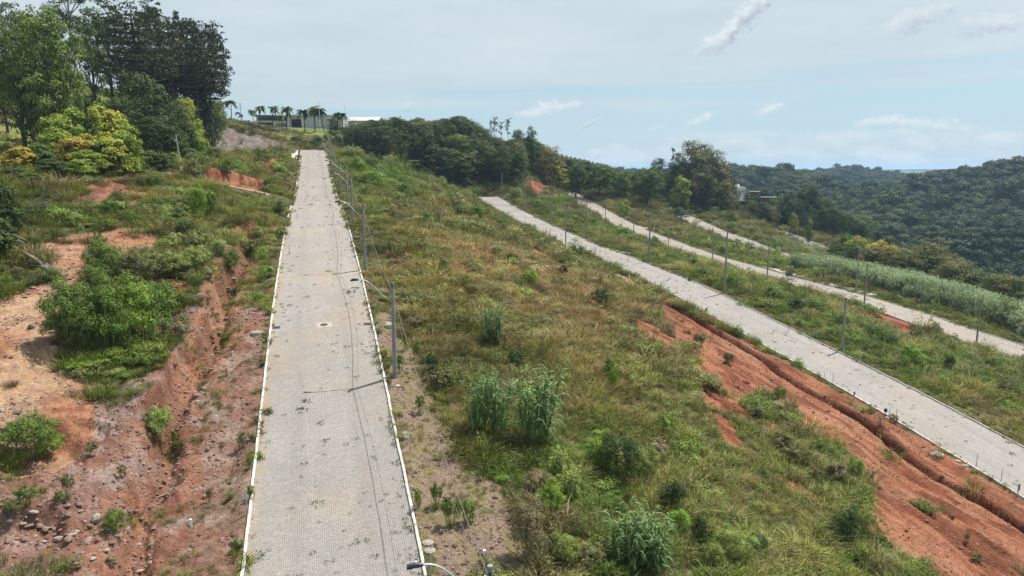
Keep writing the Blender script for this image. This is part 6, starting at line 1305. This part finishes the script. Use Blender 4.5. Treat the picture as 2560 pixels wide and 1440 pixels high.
SL = [ # u, base v, top v, width, tint, kind, where
 (165, 885, 745, 150, SGRN, 'b', 'at the left end of the big bush row'), (235, 895, 735, 140, SGRN, 'b', 'second along the big bush row'), (310, 885, 728, 140, SBRT, 'b', 'third along the big bush row'), (380, 865, 738, 110, SGRN, 'b', 'at the right end of the big bush row'), (135, 860, 790, 80, SOLV, 'b', 'at the outer foot of the big bush row'), (430, 860, 800, 80, SGRY, 'o', 'right of the big bush row'), (450, 830, 790, 60, SOLV, 'o', 'on the bank edge by the bush row'),
 (240, 725, 622, 105, SGRN, 'b', 'tallest behind the bush row'), (220, 740, 680, 90, SGRN, 'b', 'low behind the bush row'), (310, 730, 650, 90, SOLV, 'b', 'before the orange path'), (360, 715, 640, 90, SOLV, 'o', 'right of the orange path end'), (420, 700, 640, 90, SPAL, 'b', 'above the pale boulder'), (480, 690, 630, 80, SPAL, 'b', 'between the pale boulder and the bank'), (400, 750, 705, 70, SOLV, 'o', 'beside the pale boulder'), (330, 780, 745, 60, SDRK, 'o', 'in the gap above the bush row'),
 (55, 1175, 1066, 130, SGRN, 'b', 'in the red hollow at the left edge'), (20, 1150, 1080, 80, SGRN, 'b', 'half out of frame in the red hollow'), (110, 1150, 1095, 70, SBRT, 'b', 'at the right of the red hollow'), (385, 1105, 1032, 75, SPAL, 'b', 'leafy at the edge of the gully bend'), (398, 1060, 1030, 50, SGRN, 'b', 'just above the gully bend bush'), (278, 1338, 1278, 62, SGRN, 'b', 'next to the squared grey block'), (222, 1148, 1100, 40, SOLV, 'o', 'on the pink slope'), (300, 1200, 1160, 26, SOLV, 'o', 'thin on the pink slope'),
 (165, 1262, 1185, 34, SOLV, 'o', 'tall thin above the rock pile'), (145, 1265, 1225, 30, SGRN, 'o', 'low above the rock pile'), (55, 1300, 1240, 50, SGRN, 'o', 'at the left of the rock pile'), (20, 1320, 1280, 60, SOLV, 'b', 'at the left bottom rock edge'), (180, 940, 915, 70, SBRT, 'b', 'low on the orange slope'), (270, 1415, 1385, 40, SGRY, 'o', 'dry at the bottom left'), (180, 1430, 1400, 50, SGRY, 'o', 'dry near the bottom left corner'), (590, 1385, 1345, 34, SGRN, 'o', 'on the lower left verge'), (572, 1255, 1232, 26, SGRN, 'o', 'small on the left verge'), (520, 1260, 1215, 22, SOLV, 'o', 'spindly on the left verge'), (600, 1130, 1080, 34, SOLV, 'o', 'thin by the left kerb'), (626, 1260, 1205, 26, SGRN, 'o', 'against the left kerb'), (672, 1045, 1018, 26, SGRN, 'o', 'growing over the left kerb'),
 (565, 665, 610, 60, SGRN, 'b', 'on the terrace corner'), (620, 650, 600, 50, SOLV, 'o', 'by the bank top'), (540, 640, 600, 60, SPAL, 'o', 'behind the terrace corner'), (480, 640, 575, 70, SYEL, 'o', 'in flower on the terrace'), (430, 625, 585, 60, SYEL, 'o', 'with pale flower heads'), (520, 700, 655, 60, SYEL, 'o', 'pale topped near the bank'), (490, 560, 480, 50, SBRT, 'b', 'tall on the terrace back'), (470, 545, 495, 50, SGRN, 'b', 'left of the tall terrace one'), (520, 540, 485, 46, SGRN, 'b', 'right of the tall terrace one'), (430, 560, 525, 60, SDRK, 'b', 'dark behind the terrace'), (390, 540, 500, 50, SGRN, 'b', 'near the red patches'), (270, 545, 505, 50, SGRN, 'b', 'below the red patches'), (455, 600, 560, 60, SDRK, 'b', 'dark in the middle terrace'), (350, 660, 620, 70, SOLV, 'b', 'at the orange path corner'),
 (650, 560, 530, 50, SOLV, 'o', 'by the red scarp'), (690, 540, 505, 50, SGRN, 'b', 'below the cross street'), (700, 600, 570, 40, SGRN, 'o', 'in the left verge'), (640, 760, 730, 46, SBRT, 'o', 'bright on the left verge'), (660, 700, 665, 50, SBRT, 'o', 'grassy on the left verge'), (670, 790, 765, 30, SBRT, 'o', 'small by the drain side'), (575, 750, 715, 46, SDRK, 'o', 'in the bank shade'),
 (560, 440, 400, 50, SGRN, 'b', 'above the red trench bank'), (530, 400, 370, 50, SGRN, 'b', 'under the stony bank'), (500, 420, 385, 40, SGRN, 'b', 'beside the lone pale pole'), (650, 400, 375, 40, SGRN, 'b', 'by the top red patch'), (590, 420, 400, 26, SDRK, 'b', 'dark before the red patches'), (380, 480, 440, 50, SGRN, 'b', 'left of the lone pale pole'), (350, 475, 445, 36, SDRK, 'b', 'at the edge of the big trees'),
 (890, 440, 400, 50, SBRT, 'b', 'right of the upper street'), (930, 470, 430, 60, SBRT, 'b', 'beside the transformer pole'), (880, 400, 372, 60, SPAL, 'b', 'pale below the wood'), (920, 420, 395, 50, SGRN, 'b', 'near the street head'), (1000, 500, 465, 60, SGRN, 'b', 'right of the transformer pole'), (1190, 560, 520, 46, SGRN, 'b', 'lonely high on the hillside'), (1140, 530, 500, 40, SOLV, 'b', 'on the hill brow'), (1090, 490, 465, 40, SOLV, 'b', 'on the upper brow'), (1060, 560, 525, 44, SGRN, 'o', 'middle of the hillside'),
 (1110, 700, 655, 40, SDRK, 'b', 'in the dry grass'), (1150, 545, 510, 46, SGRN, 'o', 'upper middle hillside'), (1050, 640, 600, 40, SGRN, 'o', 'left middle hillside'), (1325, 718, 680, 52, SBRT, 'b', 'bright in the tan grass'), (1300, 730, 700, 36, SGRN, 'b', 'low left of the bright one'), (1395, 730, 700, 36, SDRK, 'b', 'right in the tan grass'), (1240, 650, 615, 40, SGRN, 'o', 'above the tan grass'), (1280, 660, 630, 36, SGRN, 'o', 'right above the tan grass'), (1505, 770, 725, 46, SDRK, 'b', 'beside the small red patch'), (1410, 700, 660, 30, SDRK, 'o', 'near the red streak'),
 (1750, 870, 843, 36, SDRK, 'b', 'at the trench side'), (1825, 915, 890, 32, SDRK, 'b', 'on the red soil edge'), (1530, 960, 905, 50, SGRN, 'b', 'in the middle of the meadow'), (1535, 990, 925, 34, SBRT, 'b', 'bright in the meadow'), (1380, 900, 880, 30, SGRN, 'b', 'small in the meadow'), (1290, 920, 880, 50, SDRK, 'b', 'under the small cane clump'), (1480, 900, 870, 40, SOLV, 'o', 'on the meadow'), (1560, 880, 850, 30, SGRN, 'o', 'below the red patch'), (1080, 940, 880, 40, SDRK, 'o', 'above the long cable'), (1040, 900, 850, 30, SGRN, 'o', 'beside the verge'), (1050, 1040, 985, 36, SGRN, 'o', 'right of the verge'), (1000, 935, 880, 22, SGRN, 'o', 'touching the near pole'), (1012, 880, 830, 22, SGRN, 'o', 'between pole and ring lid'), (1100, 980, 930, 40, SOLV, 'o', 'in the weedy slope'),
 (1555, 1225, 1110, 115, SDRK, 'b', 'large in the deep green hollow'), (1610, 1210, 1130, 80, SPAL, 'b', 'right of the large hollow one'), (1500, 1180, 1110, 80, SBRT, 'b', 'left of the large hollow one'), (1640, 1170, 1100, 90, SGRY, 'o', 'dry above the hollow'), (1125, 1330, 1240, 60, SGRN, 'o', 'tall beside the cable'), (1090, 1280, 1200, 34, SGRN, 'o', 'thin left of the cable'), (1045, 1280, 1215, 26, SBRT, 'o', 'behind the right kerb'), (1170, 1320, 1250, 50, SGRN, 'o', 'right of the cable'),
 (1320, 1420, 1285, 105, SGRY, 'b', 'big and dry near the bottom'), (1345, 1250, 1190, 80, SGRY, 'b', 'dry at the verge edge'), (1380, 1300, 1225, 80, SBRT, 'b', 'yellowish in the lower meadow'), (1415, 1440, 1360, 95, SPAL, 'b', 'pale and round at the bottom'), (1480, 1430, 1380, 80, SGRY, 'b', 'brownish at the bottom'), (1790, 1440, 1370, 60, SPAL, 'b', 'small pale at the bottom'), (1845, 1445, 1345, 100, SPAL, 'b', 'big pale at the bottom'), (1760, 1385, 1310, 60, SDRK, 'b', 'dark leafy lower'), (1700, 1350, 1290, 70, SBRT, 'b', 'bright lower right'), (1680, 1290, 1220, 80, SDRK, 'b', 'dark right of the hollow'), (1900, 1400, 1350, 60, SDRK, 'b', 'dark by the big pale one'),
 (2125, 1378, 1290, 88, SDRK, 'b', 'round, alone on the lower right slope'), (2145, 1210, 1152, 42, SBRT, 'b', 'at the tip of the grass island'), (2090, 1160, 1125, 60, SGRN, 'b', 'along the grass island top'), (2050, 1150, 1110, 60, SGRN, 'b', 'middle of the grass island'), (1960, 1130, 1085, 70, SOLV, 'o', 'left end of the grass island'), (2000, 1180, 1120, 80, SOLV, 'o', 'foot of the grass island'), (2100, 1215, 1160, 70, SGRY, 'o', 'dry foot of the grass island'), (1955, 1010, 972, 36, SGRN, 'b', 'upper on the bare red slope'), (1925, 1005, 980, 40, SGRY, 'o', 'dry on the bare red slope'), (1960, 1060, 1030, 50, SOLV, 'o', 'low on the bare red slope'), (1900, 1055, 1020, 60, SOLV, 'o', 'left on the bare red slope'), (2420, 1360, 1330, 20, SGRY, 'o', 'tiny on the lower red slope'), (2450, 1410, 1385, 40, SOLV, 'o', 'at the lower right corner'), (2240, 1062, 1035, 30, SOLV, 'o', 'under the meter sign'),
 (2290, 920, 875, 70, SBRT, 'b', 'beyond the second street'), (2110, 830, 790, 60, SGRN, 'b', 'between the streets'), (2050, 790, 755, 60, SGRN, 'b', 'above the second street'), (2380, 925, 895, 30, SDRK, 'b', 'dark beyond the second street'), (2370, 985, 950, 46, SBRT, 'b', 'near the right edge'), (2550, 1010, 980, 30, SDRK, 'b', 'at the far right edge'), (2180, 800, 770, 60, SGRN, 'b', 'left of the red mound'), (2200, 860, 820, 70, SGRN, 'b', 'under the red mound'), (2230, 870, 845, 50, SDRK, 'b', 'small under the red mound'), (2490, 930, 900, 50, SOLV, 'b', 'on the right slope'), (1940, 760, 725, 60, SGRN, 'b', 'right of the tall pole'), (1990, 790, 750, 60, SDRK, 'b', 'over the second street verge'), (1730, 680, 650, 50, SGRN, 'b', 'between the tall poles'), (1680, 660, 635, 40, SGRN, 'b', 'behind the crossing'), (1560, 600, 570, 50, SBRT, 'b', 'between crossing and third street'), (1640, 620, 595, 30, SBRT, 'b', 'bright between two poles'), (1480, 570, 545, 40, SGRN, 'b', 'below the third street'), (1350, 530, 505, 40, SGRN, 'b', 'right of the second street head'), (1290, 500, 475, 40, SPAL, 'b', 'at the foot of the wood'),
 (1839, 636, 612, 20, SDRK, 'b', 'left of a round dark pair'), (1874, 642, 615, 24, SDRK, 'b', 'right of a round dark pair'), (1956, 644, 612, 26, SCAN, 'b', 'spiky beside the asphalt reeds'), (2012, 676, 645, 40, SGRN, 'b', 'below the fourth street end'), (1808, 640, 618, 20, SGRN, 'b', 'next to a thin pole'), (1975, 700, 680, 20, SDRK, 'b', 'over the pale strip'), (2050, 700, 672, 50, SBRT, 'b', 'before the reeds'), (1700, 560, 530, 50, SDRK, 'b', 'at the fourth street head'), (1680, 545, 525, 24, SCAN, 'b', 'blue-green at the fourth street head'),
 (1228, 872, 770, 62, SCAN, 'c', 'smallest, high in the meadow'), (1195, 1110, 950, 80, SCAN, 'c', 'left of the central pair'), (1245, 1115, 955, 70, SCAN, 'c', 'middle of the central group'), (1340, 1140, 955, 110, SCAN, 'c', 'right of the central pair'), (1135, 995, 895, 30, SPAL, 'c', 'single slender one beside the long cable'), (1205, 1150, 1080, 34, SPAL, 'c', 'single slender one before the pair'), (1255, 1130, 1060, 36, SPAL, 'c', 'drooping one before the pair'), (1425, 1265, 1170, 56, SPAL, 'c', 'pale, in the lower meadow'), (1395, 1210, 1120, 50, SPAL, 'c', 'low and pale below the pair'),
 (1570, 1450, 1290, 100, SCAN, 'c', 'large silvery one at the bottom'), (1640, 1455, 1300, 100, SCAN, 'c', 'right silvery one at the bottom'), (1605, 1310, 1240, 36, SPAL, 'c', 'slender one over the silvery pair'), (1350, 1290, 1230, 34, SPAL, 'c', 'thin one by the yellowish bush')]
KN = {'b': 'shrub', 'o': 'weed clump', 'c': 'cane clump'}; KG_ = {'b': 'shrubs scattered over the plots', 'o': 'tall weed clumps scattered over the plots', 'c': 'giant cane clumps in the meadow'}
for (u, vb, vt, w, tint, kind, wh) in SL: shrub(u, vb, vt, w, tint, '%s %s %s' % (NMS[tint], KN[kind], wh), kind, KG_[kind])

# dead branches, loose timber, pipes in the gully
def branch(u, v, pts, label, r=.035, m=None):
    x, y = pxg(u, v); z = ground_m(x, y); b = MB()
    for P in pts: b.tube([(p[0], p[1], p[2]) for p in P], [r * (1 - .7 * i / (len(P) - 1)) for i in range(len(P))], 5)
    o = b.build('dead_branch' if m is None else 'timber', m or DEADW, None, (x, y, z)); tag(o, label, 'branch' if m is None else 'timber')
rr = random.Random(4)
def twig(x0, z0, x1, z1, y0=0): return [(x0 + (x1 - x0) * t + rr.gauss(0, .05), y0 + rr.gauss(0, .08), z0 + (z1 - z0) * t + .25 * math.sin(t * 3.1)) for t in np.linspace(0, 1, 5)]
branch(115, 690, [twig(.6, .0, -2.6 + .3 * i, 2.6 - .22 * i, .1 * i) for i in range(7)] + [twig(.9, .1, -1.2 + .5 * i, .9, -.2 * i) for i in range(6)], 'bundle of bare grey branches leaning on the left bushes', .05)
branch(60, 640, [twig(0, 1.2, -1.6, 1.0), twig(.3, 1.4, -1.8, 1.9), twig(.8, .2, -.4, 1.5)], 'bare forked branch inside the left bushes', .05)
branch(85, 545, [twig(-1.8, .6, 2.2, 1.7), twig(-1, .8, 1.8, 2.4), twig(0, .9, 2.6, 1.2), twig(.5, 1, 1.6, 2.9), twig(.9, 1.1, 2.9, 2.1)], 'dark dead tree top fallen across the upper left brush', .06, None)
branch(110, 690, [twig(rr.uniform(-.3, .5), .05, rr.uniform(-1.4, 1.5), rr.uniform(.1, .7), rr.uniform(-.8, .6)) for i in range(40)], 'heap of thin dry twigs at the foot of the grey branches', .018)
branch(405, 1255, [[(-.75, .1, .12), (.05, .25, .22), (.8, .3, .3)]], 'dark plastic pipe lying across the gully', .06, DARK)
branch(428, 1240, [[(-.6, -.5, .1), (.1, .2, .25), (.35, .8, .35)]], 'pale wooden lath propped in the gully', .05, WOOD); branch(440, 1232, [[(-.3, -.2, .25), (.3, .25, .35), (.75, .5, .4)]], 'second wooden lath lying over the gully stones', .04, WOOD)
branch(600, 1255, [[(-.5, -.1, .05), (0, 0, .08), (.45, .12, .1)]], 'thin brown stick on the lower left verge', .03, WOOD); branch(573, 1038, [[(-.3, -.05, .05), (0, 0, .07), (.3, .08, .05)]], 'short pale stick on the left verge', .025, DEADW)
branch(1905, 906, [[(-.5, -.2, .1), (.2, .1, .2), (.9, .3, .25)]], 'pale stick on the upper red slope', .04, DEADW)

# ------------------------------------------------------------------ buildings
def part(name, m, parent, boxes, rz=0):
    b = MB()
    for c, d in boxes: b.box(c, d)
    return b.build(name, m, parent)
def gable(b, x0, x1, y0, y1, z, hh, over=.3, th=.15):     # ridge along x
    ym = (y0 + y1) / 2
    b.add([(x0 - over, y0 - over, z), (x1 + over, y0 - over, z), (x1 + over, ym, z + hh), (x0 - over, ym, z + hh), (x0 - over, y0 - over, z - th), (x1 + over, y0 - over, z - th), (x1 + over, ym, z + hh - th), (x0 - over, ym, z + hh - th)], [(0, 1, 2, 3), (7, 6, 5, 4), (0, 4, 5, 1), (0, 3, 7, 4), (1, 5, 6, 2)])
    b.add([(x0 - over, ym, z + hh), (x1 + over, ym, z + hh), (x1 + over, y1 + over, z), (x0 - over, y1 + over, z), (x0 - over, ym, z + hh - th), (x1 + over, ym, z + hh - th), (x1 + over, y1 + over, z - th), (x0 - over, y1 + over, z - th)], [(0, 1, 2, 3), (7, 6, 5, 4), (3, 2, 6, 7), (0, 3, 7, 4), (1, 5, 6, 2)])
def window(root, c, d, n=1, face='y', m=GLASS):
    fr = part('window', CONCL, root, [(c, (d[0] + .14, .08, d[1] + .14))])
    part('pane', m, fr, [((c[0], c[1] - .05, c[2]), (d[0], .04, d[1]))])
    for i in range(1, n): part('mullion', CONCL, fr, [((c[0] - d[0] / 2 + d[0] * i / n, c[1] - .08, c[2]), (.07, .04, d[1]))])
def warehouse():
    Y = 322.0; x0, _, _, t = ptop(858, 300, Y); zt = ptop(858, 290, Y)[2]; zb = ptop(858, 326, Y)[2]; root = empty('long_building', (x0, Y, zb)); root.rotation_euler = (0, 0, R(4)); tag(root, 'long low pale building with clad hall and glazed wing among palms', 'building')
    hh = zt - zb; W = 17.5
    part('hall_wall', WALLG, root, [((-W / 2, 6, hh / 2 - 1), (W, 12, hh + 2))])
    for i in range(18): part('cladding_rib', WALLG, root, [((-W + .5 + i * .97, -.04, hh / 2), (.08, .10, hh - .1))]) if i % 1 == 0 else None
    part('fascia', WALLW, root, [((-W / 2 + .2, 6, hh + .22), (W + 1.0, 12.8, .45))])
    part('roof', ROOFW, root, [((-W / 2, 7, hh + .55), (W + .4, 12, .2))])
    part('portal_pillar', WALLW, root, [((-W - .2, -.3, hh / 2 - .6), (.8, .8, hh + 1.2))]); part('portal_pillar', WALLW, root, [((-W - 6.3, -.3, hh / 2 - .6), (.8, .8, hh + 1.2))])
    part('portal_wall', WALLW, root, [((-W - 3.2, 6, hh / 2 - .5), (6, 11.6, hh + 1))]); part('door', DARK, root, [((-W - 3.0, -.06, hh * .36), (4.2, .2, hh * .72 + .5))]); part('canopy', WALLW, root, [((-W - 3.4, -.4, hh + .1), (8.2, 3, .45))])
    part('wing_wall', WALLW, root, [((-W - 13.6, 6, hh * .40), (14.4, 9, hh * .9 + 1.5))]); g = part('glass_band', GLASS, root, [((-W - 13.4, 1.4, hh * .80), (13.0, .3, hh * .24))])
    for i in range(9): part('mullion', DARK, g, [((-W - 19.6 + i * 1.55, 1.2, hh * .80), (.12, .12, hh * .24))])
    part('roof_slab', CONC, root, [((-W - 13.9, 5.4, hh + .12), (16, 10.5, .4))]); part('garage_door', simple('garage_door', (.30, .32, .34), .6, 2, .2), root, [((-W - 10.0, 1.42, hh * .2 + .2), (4.6, .12, hh * .52))]); part('white_wall', WALLW, root, [((-W - 16.5, -.5, .3), (3.6, .25, 1.8))]); part('dark_band', DARK, root, [((-W - 16.8, 1.42, hh * .42), (6.0, .1, hh * .24))])
    r2 = empty('gabled_building', (x0 + 11.5, Y + 4, zb)); r2.rotation_euler = (0, 0, R(-8)); tag(r2, 'pale gabled shed half hidden by trees right of the long building', 'building')
    part('wall', WALLW, r2, [((-4, 5, .8), (14, 9, 7.6))]); b = MB(); gable(b, -11, 3, .5, 9.5, 4.6, 1.9, .5, .2); b.build('roof', ROOFW, r2)
    b = MB(); b.add([(3.02, .6, 4.6), (3.02, 9.4, 4.6), (3.02, 5, 6.4)], [(0, 1, 2)]); b.build('gable_wall', WALLW, r2); window(r2, (-2, .44, 2.2), (1.8, 1.4), 2)
warehouse()
def left_house():
    Y = 172.0; x0, _, zt, t = ptop(85, 176, Y); zb = ptop(85, 240, Y)[2]; root = empty('brick_house', (x0, Y, zb)); tag(root, 'brick house with white upper wall and red roof behind the left trees', 'house'); root.rotation_euler = (0, 0, R(-6)); h = zt - zb
    part('wall', BRICKR, root, [((0, 4, .6), (10.6, 8, 2.8))]); part('upper_wall', WALLW, root, [((0, 4.2, 3.3), (10.2, 7.6, 2.5))]); b = MB(); gable(b, -5.4, 5.4, .2, 8.4, 4.55, 2.3, .4); b.build('roof', ROOFR, root)
    b = MB(); b.add([(-5.6, -1.6, 1.75), (5.6, -1.6, 1.75), (5.6, .35, 2.5), (-5.6, .35, 2.5), (-5.6, -1.6, 1.6), (5.6, -1.6, 1.6), (5.6, .35, 2.3), (-5.6, .35, 2.3)], [(0, 1, 2, 3), (7, 6, 5, 4), (0, 4, 5, 1), (1, 5, 6, 2), (0, 3, 7, 4)]); b.build('porch_roof', PINK, root)
    for i in range(5): window(root, (-4 + i * 2, .36, 3.4), (1.2, 1.1), 2)
    for i in (-1, 1): part('porch_post', WALLW, root, [((i * 5.2, -1.4, .6), (.2, .2, 2.0))])
    part('door', DARK, root, [((0, -.04, .4), (1.0, .1, 2.1))])
left_house()
def white_house():
    Y = 372.0; x0, _, zt, t = ptop(1856, 464, Y); zb = ptop(1856, 496, Y)[2]; root = empty('white_house', (x0, Y, zb - 1)); root.rotation_euler = (0, 0, R(48)); tag(root, 'modern flat-roofed white house with roof box among the right trees', 'house'); h = zt - zb
    part('wall', WALLW, root, [((0, 3.5, (h - 1.2) / 2 + .4), (8.2, 7, h + .4))]); part('roof_box', WALLW, root, [((-1.4, 3, h + .9), (2.6, 3, 1.8))]); part('chimney', CONC, root, [((1.2, 2.6, h + .9), (.5, .5, 1.6))]); part('parapet', ROOFW, root, [((0, 3.5, h + .12), (8.5, 7.3, .25))])
    window(root, (-2.6, -.06, h * .6), (1.1, 2.4), 1); window(root, (2.6, -.06, h * .55), (.7, 4.0), 1); window(root, (.4, -.06, h * .7), (1.4, 1.2), 2); part('side_wing', WALLG, root, [((-5.6, 4, h * .35), (3.4, 5, h * .7))])
    for (u, v, w, lb) in ((1888, 479, 5.0, 'small open-sided shelter right of the white house'), (1922, 493, 7.5, 'long low shed with a bright sheet roof')):
        x, yy, z, t = ptop(u, v, 366); r2 = empty('shed', (x, yy, z - 3.2)); r2.rotation_euler = (0, 0, R(-12)); tag(r2, lb, 'shed'); part('roof', ROOFW, r2, [((0, 1.5, 3.2), (w, 3.6, .18))])
        for i in (-1, 1):
            for j in (0, 1): part('post', WOOD, r2, [((i * (w / 2 - .3), j * 2.8 + .1, 1.2), (.2, .2, 4.0))])
        part('back_wall', WOOD, r2, [((0, 3.0, 1.6), (w - .6, .15, 2.6))])
white_house()
# small white frame gate at the foot of the asphalt road
x, y, z, t = ptop(2080, 634, 262); zg = float(H(x, y)); z = max(z, zg); r_ = empty('white_barrier', (x, y, z)); tag(r_, 'small white concrete barrier with two posts at the asphalt road end', 'barrier')
part('base', WHITE, r_, [((0, 0, -.3), (3.6, 1.6, 1.2))]); part('post', WHITE, r_, [((-.8, 0, 1.0), (.28, .28, 1.8))]); part('post', WHITE, r_, [((.8, 0, 1.0), (.28, .28, 1.8))]); part('rail', WHITE, r_, [((0, 0, 1.2), (1.6, .14, .14))])
# far town on the ridge
random.seed(3)
for i, (u, v, w, h) in enumerate([(2336, 437, 26, 8), (2352, 434, 18, 9), (2372, 433, 22, 9), (2392, 432, 20, 10), (2318, 441, 16, 6), (2292, 446, 14, 5), (2270, 449, 16, 5)]):
    r = ray(u, v); Y = 840.; t = Y / r[1]; W = w * t / F; Hh = 11.; root = empty('apartment_block', (r[0] * t, Y, r[2] * t - Hh + 4)); tag(root, 'faint pinkish building on the far right ridge, %s from the left' % ordn([5, 6][0] if False else sorted([2336, 2352, 2372, 2392, 2318, 2292, 2270]).index(u)), 'building', 'faint buildings on the far right ridge')
    part('wall', simple('rosy_render', (.45, .33, .29), .85), root, [((0, 4, Hh / 2), (W, 8, Hh))]); part('roof', PINK, root, [((0, 4, Hh + .3), (W + 1, 9, .6))])
    for j in range(int(W / 3)): part('window', DARK, root, [((-W / 2 + 1.6 + j * 3, -.06, Hh - 2), (1.2, .1, 1.3))])
# lawn fence on the left hill
fr = empty('lawn_fence'); tag(fr, 'wire fence with dark wooden posts on the left lawn', 'fence'); pp = []
for i in range(9):
    q = px_y(258 + i * 9, 278 + i * 2.2, 182 + i * 1.5); x, y = sa2xy(q[0], q[1]); z = float(H(x, y)); pp.append(Vector((x, y, z))); part('fence_post', WOOD, fr, [((x, y, z + .6), (.14, .14, 1.5))])
for dz in (.5, 1.0): b = MB(); b.tube([p + Vector((0, 0, dz)) for p in pp], .02, 4); b.build('fence_wire', CABLE, fr)

# ------------------------------------------------------------------ air
hz, nt, o = mat('air'); pv = N(nt, 'ShaderNodeVolumePrincipled'); pv.inputs['Color'].default_value = (.46, .68, .96, 1); pv.inputs['Density'].default_value = .000125; pv.inputs['Anisotropy'].default_value = .2
L(nt, pv.outputs[0], o.inputs['Volume'])
zlo = float(GRID.min()) - 1; zhi = 50.0
b = MB(); b.box((0, 4700, (zlo + zhi) / 2), (20600, 10400, zhi - zlo)); ho = b.build('haze', hz); tag(ho, kind='stuff')
SC.cycles.volume_step_rate = 4
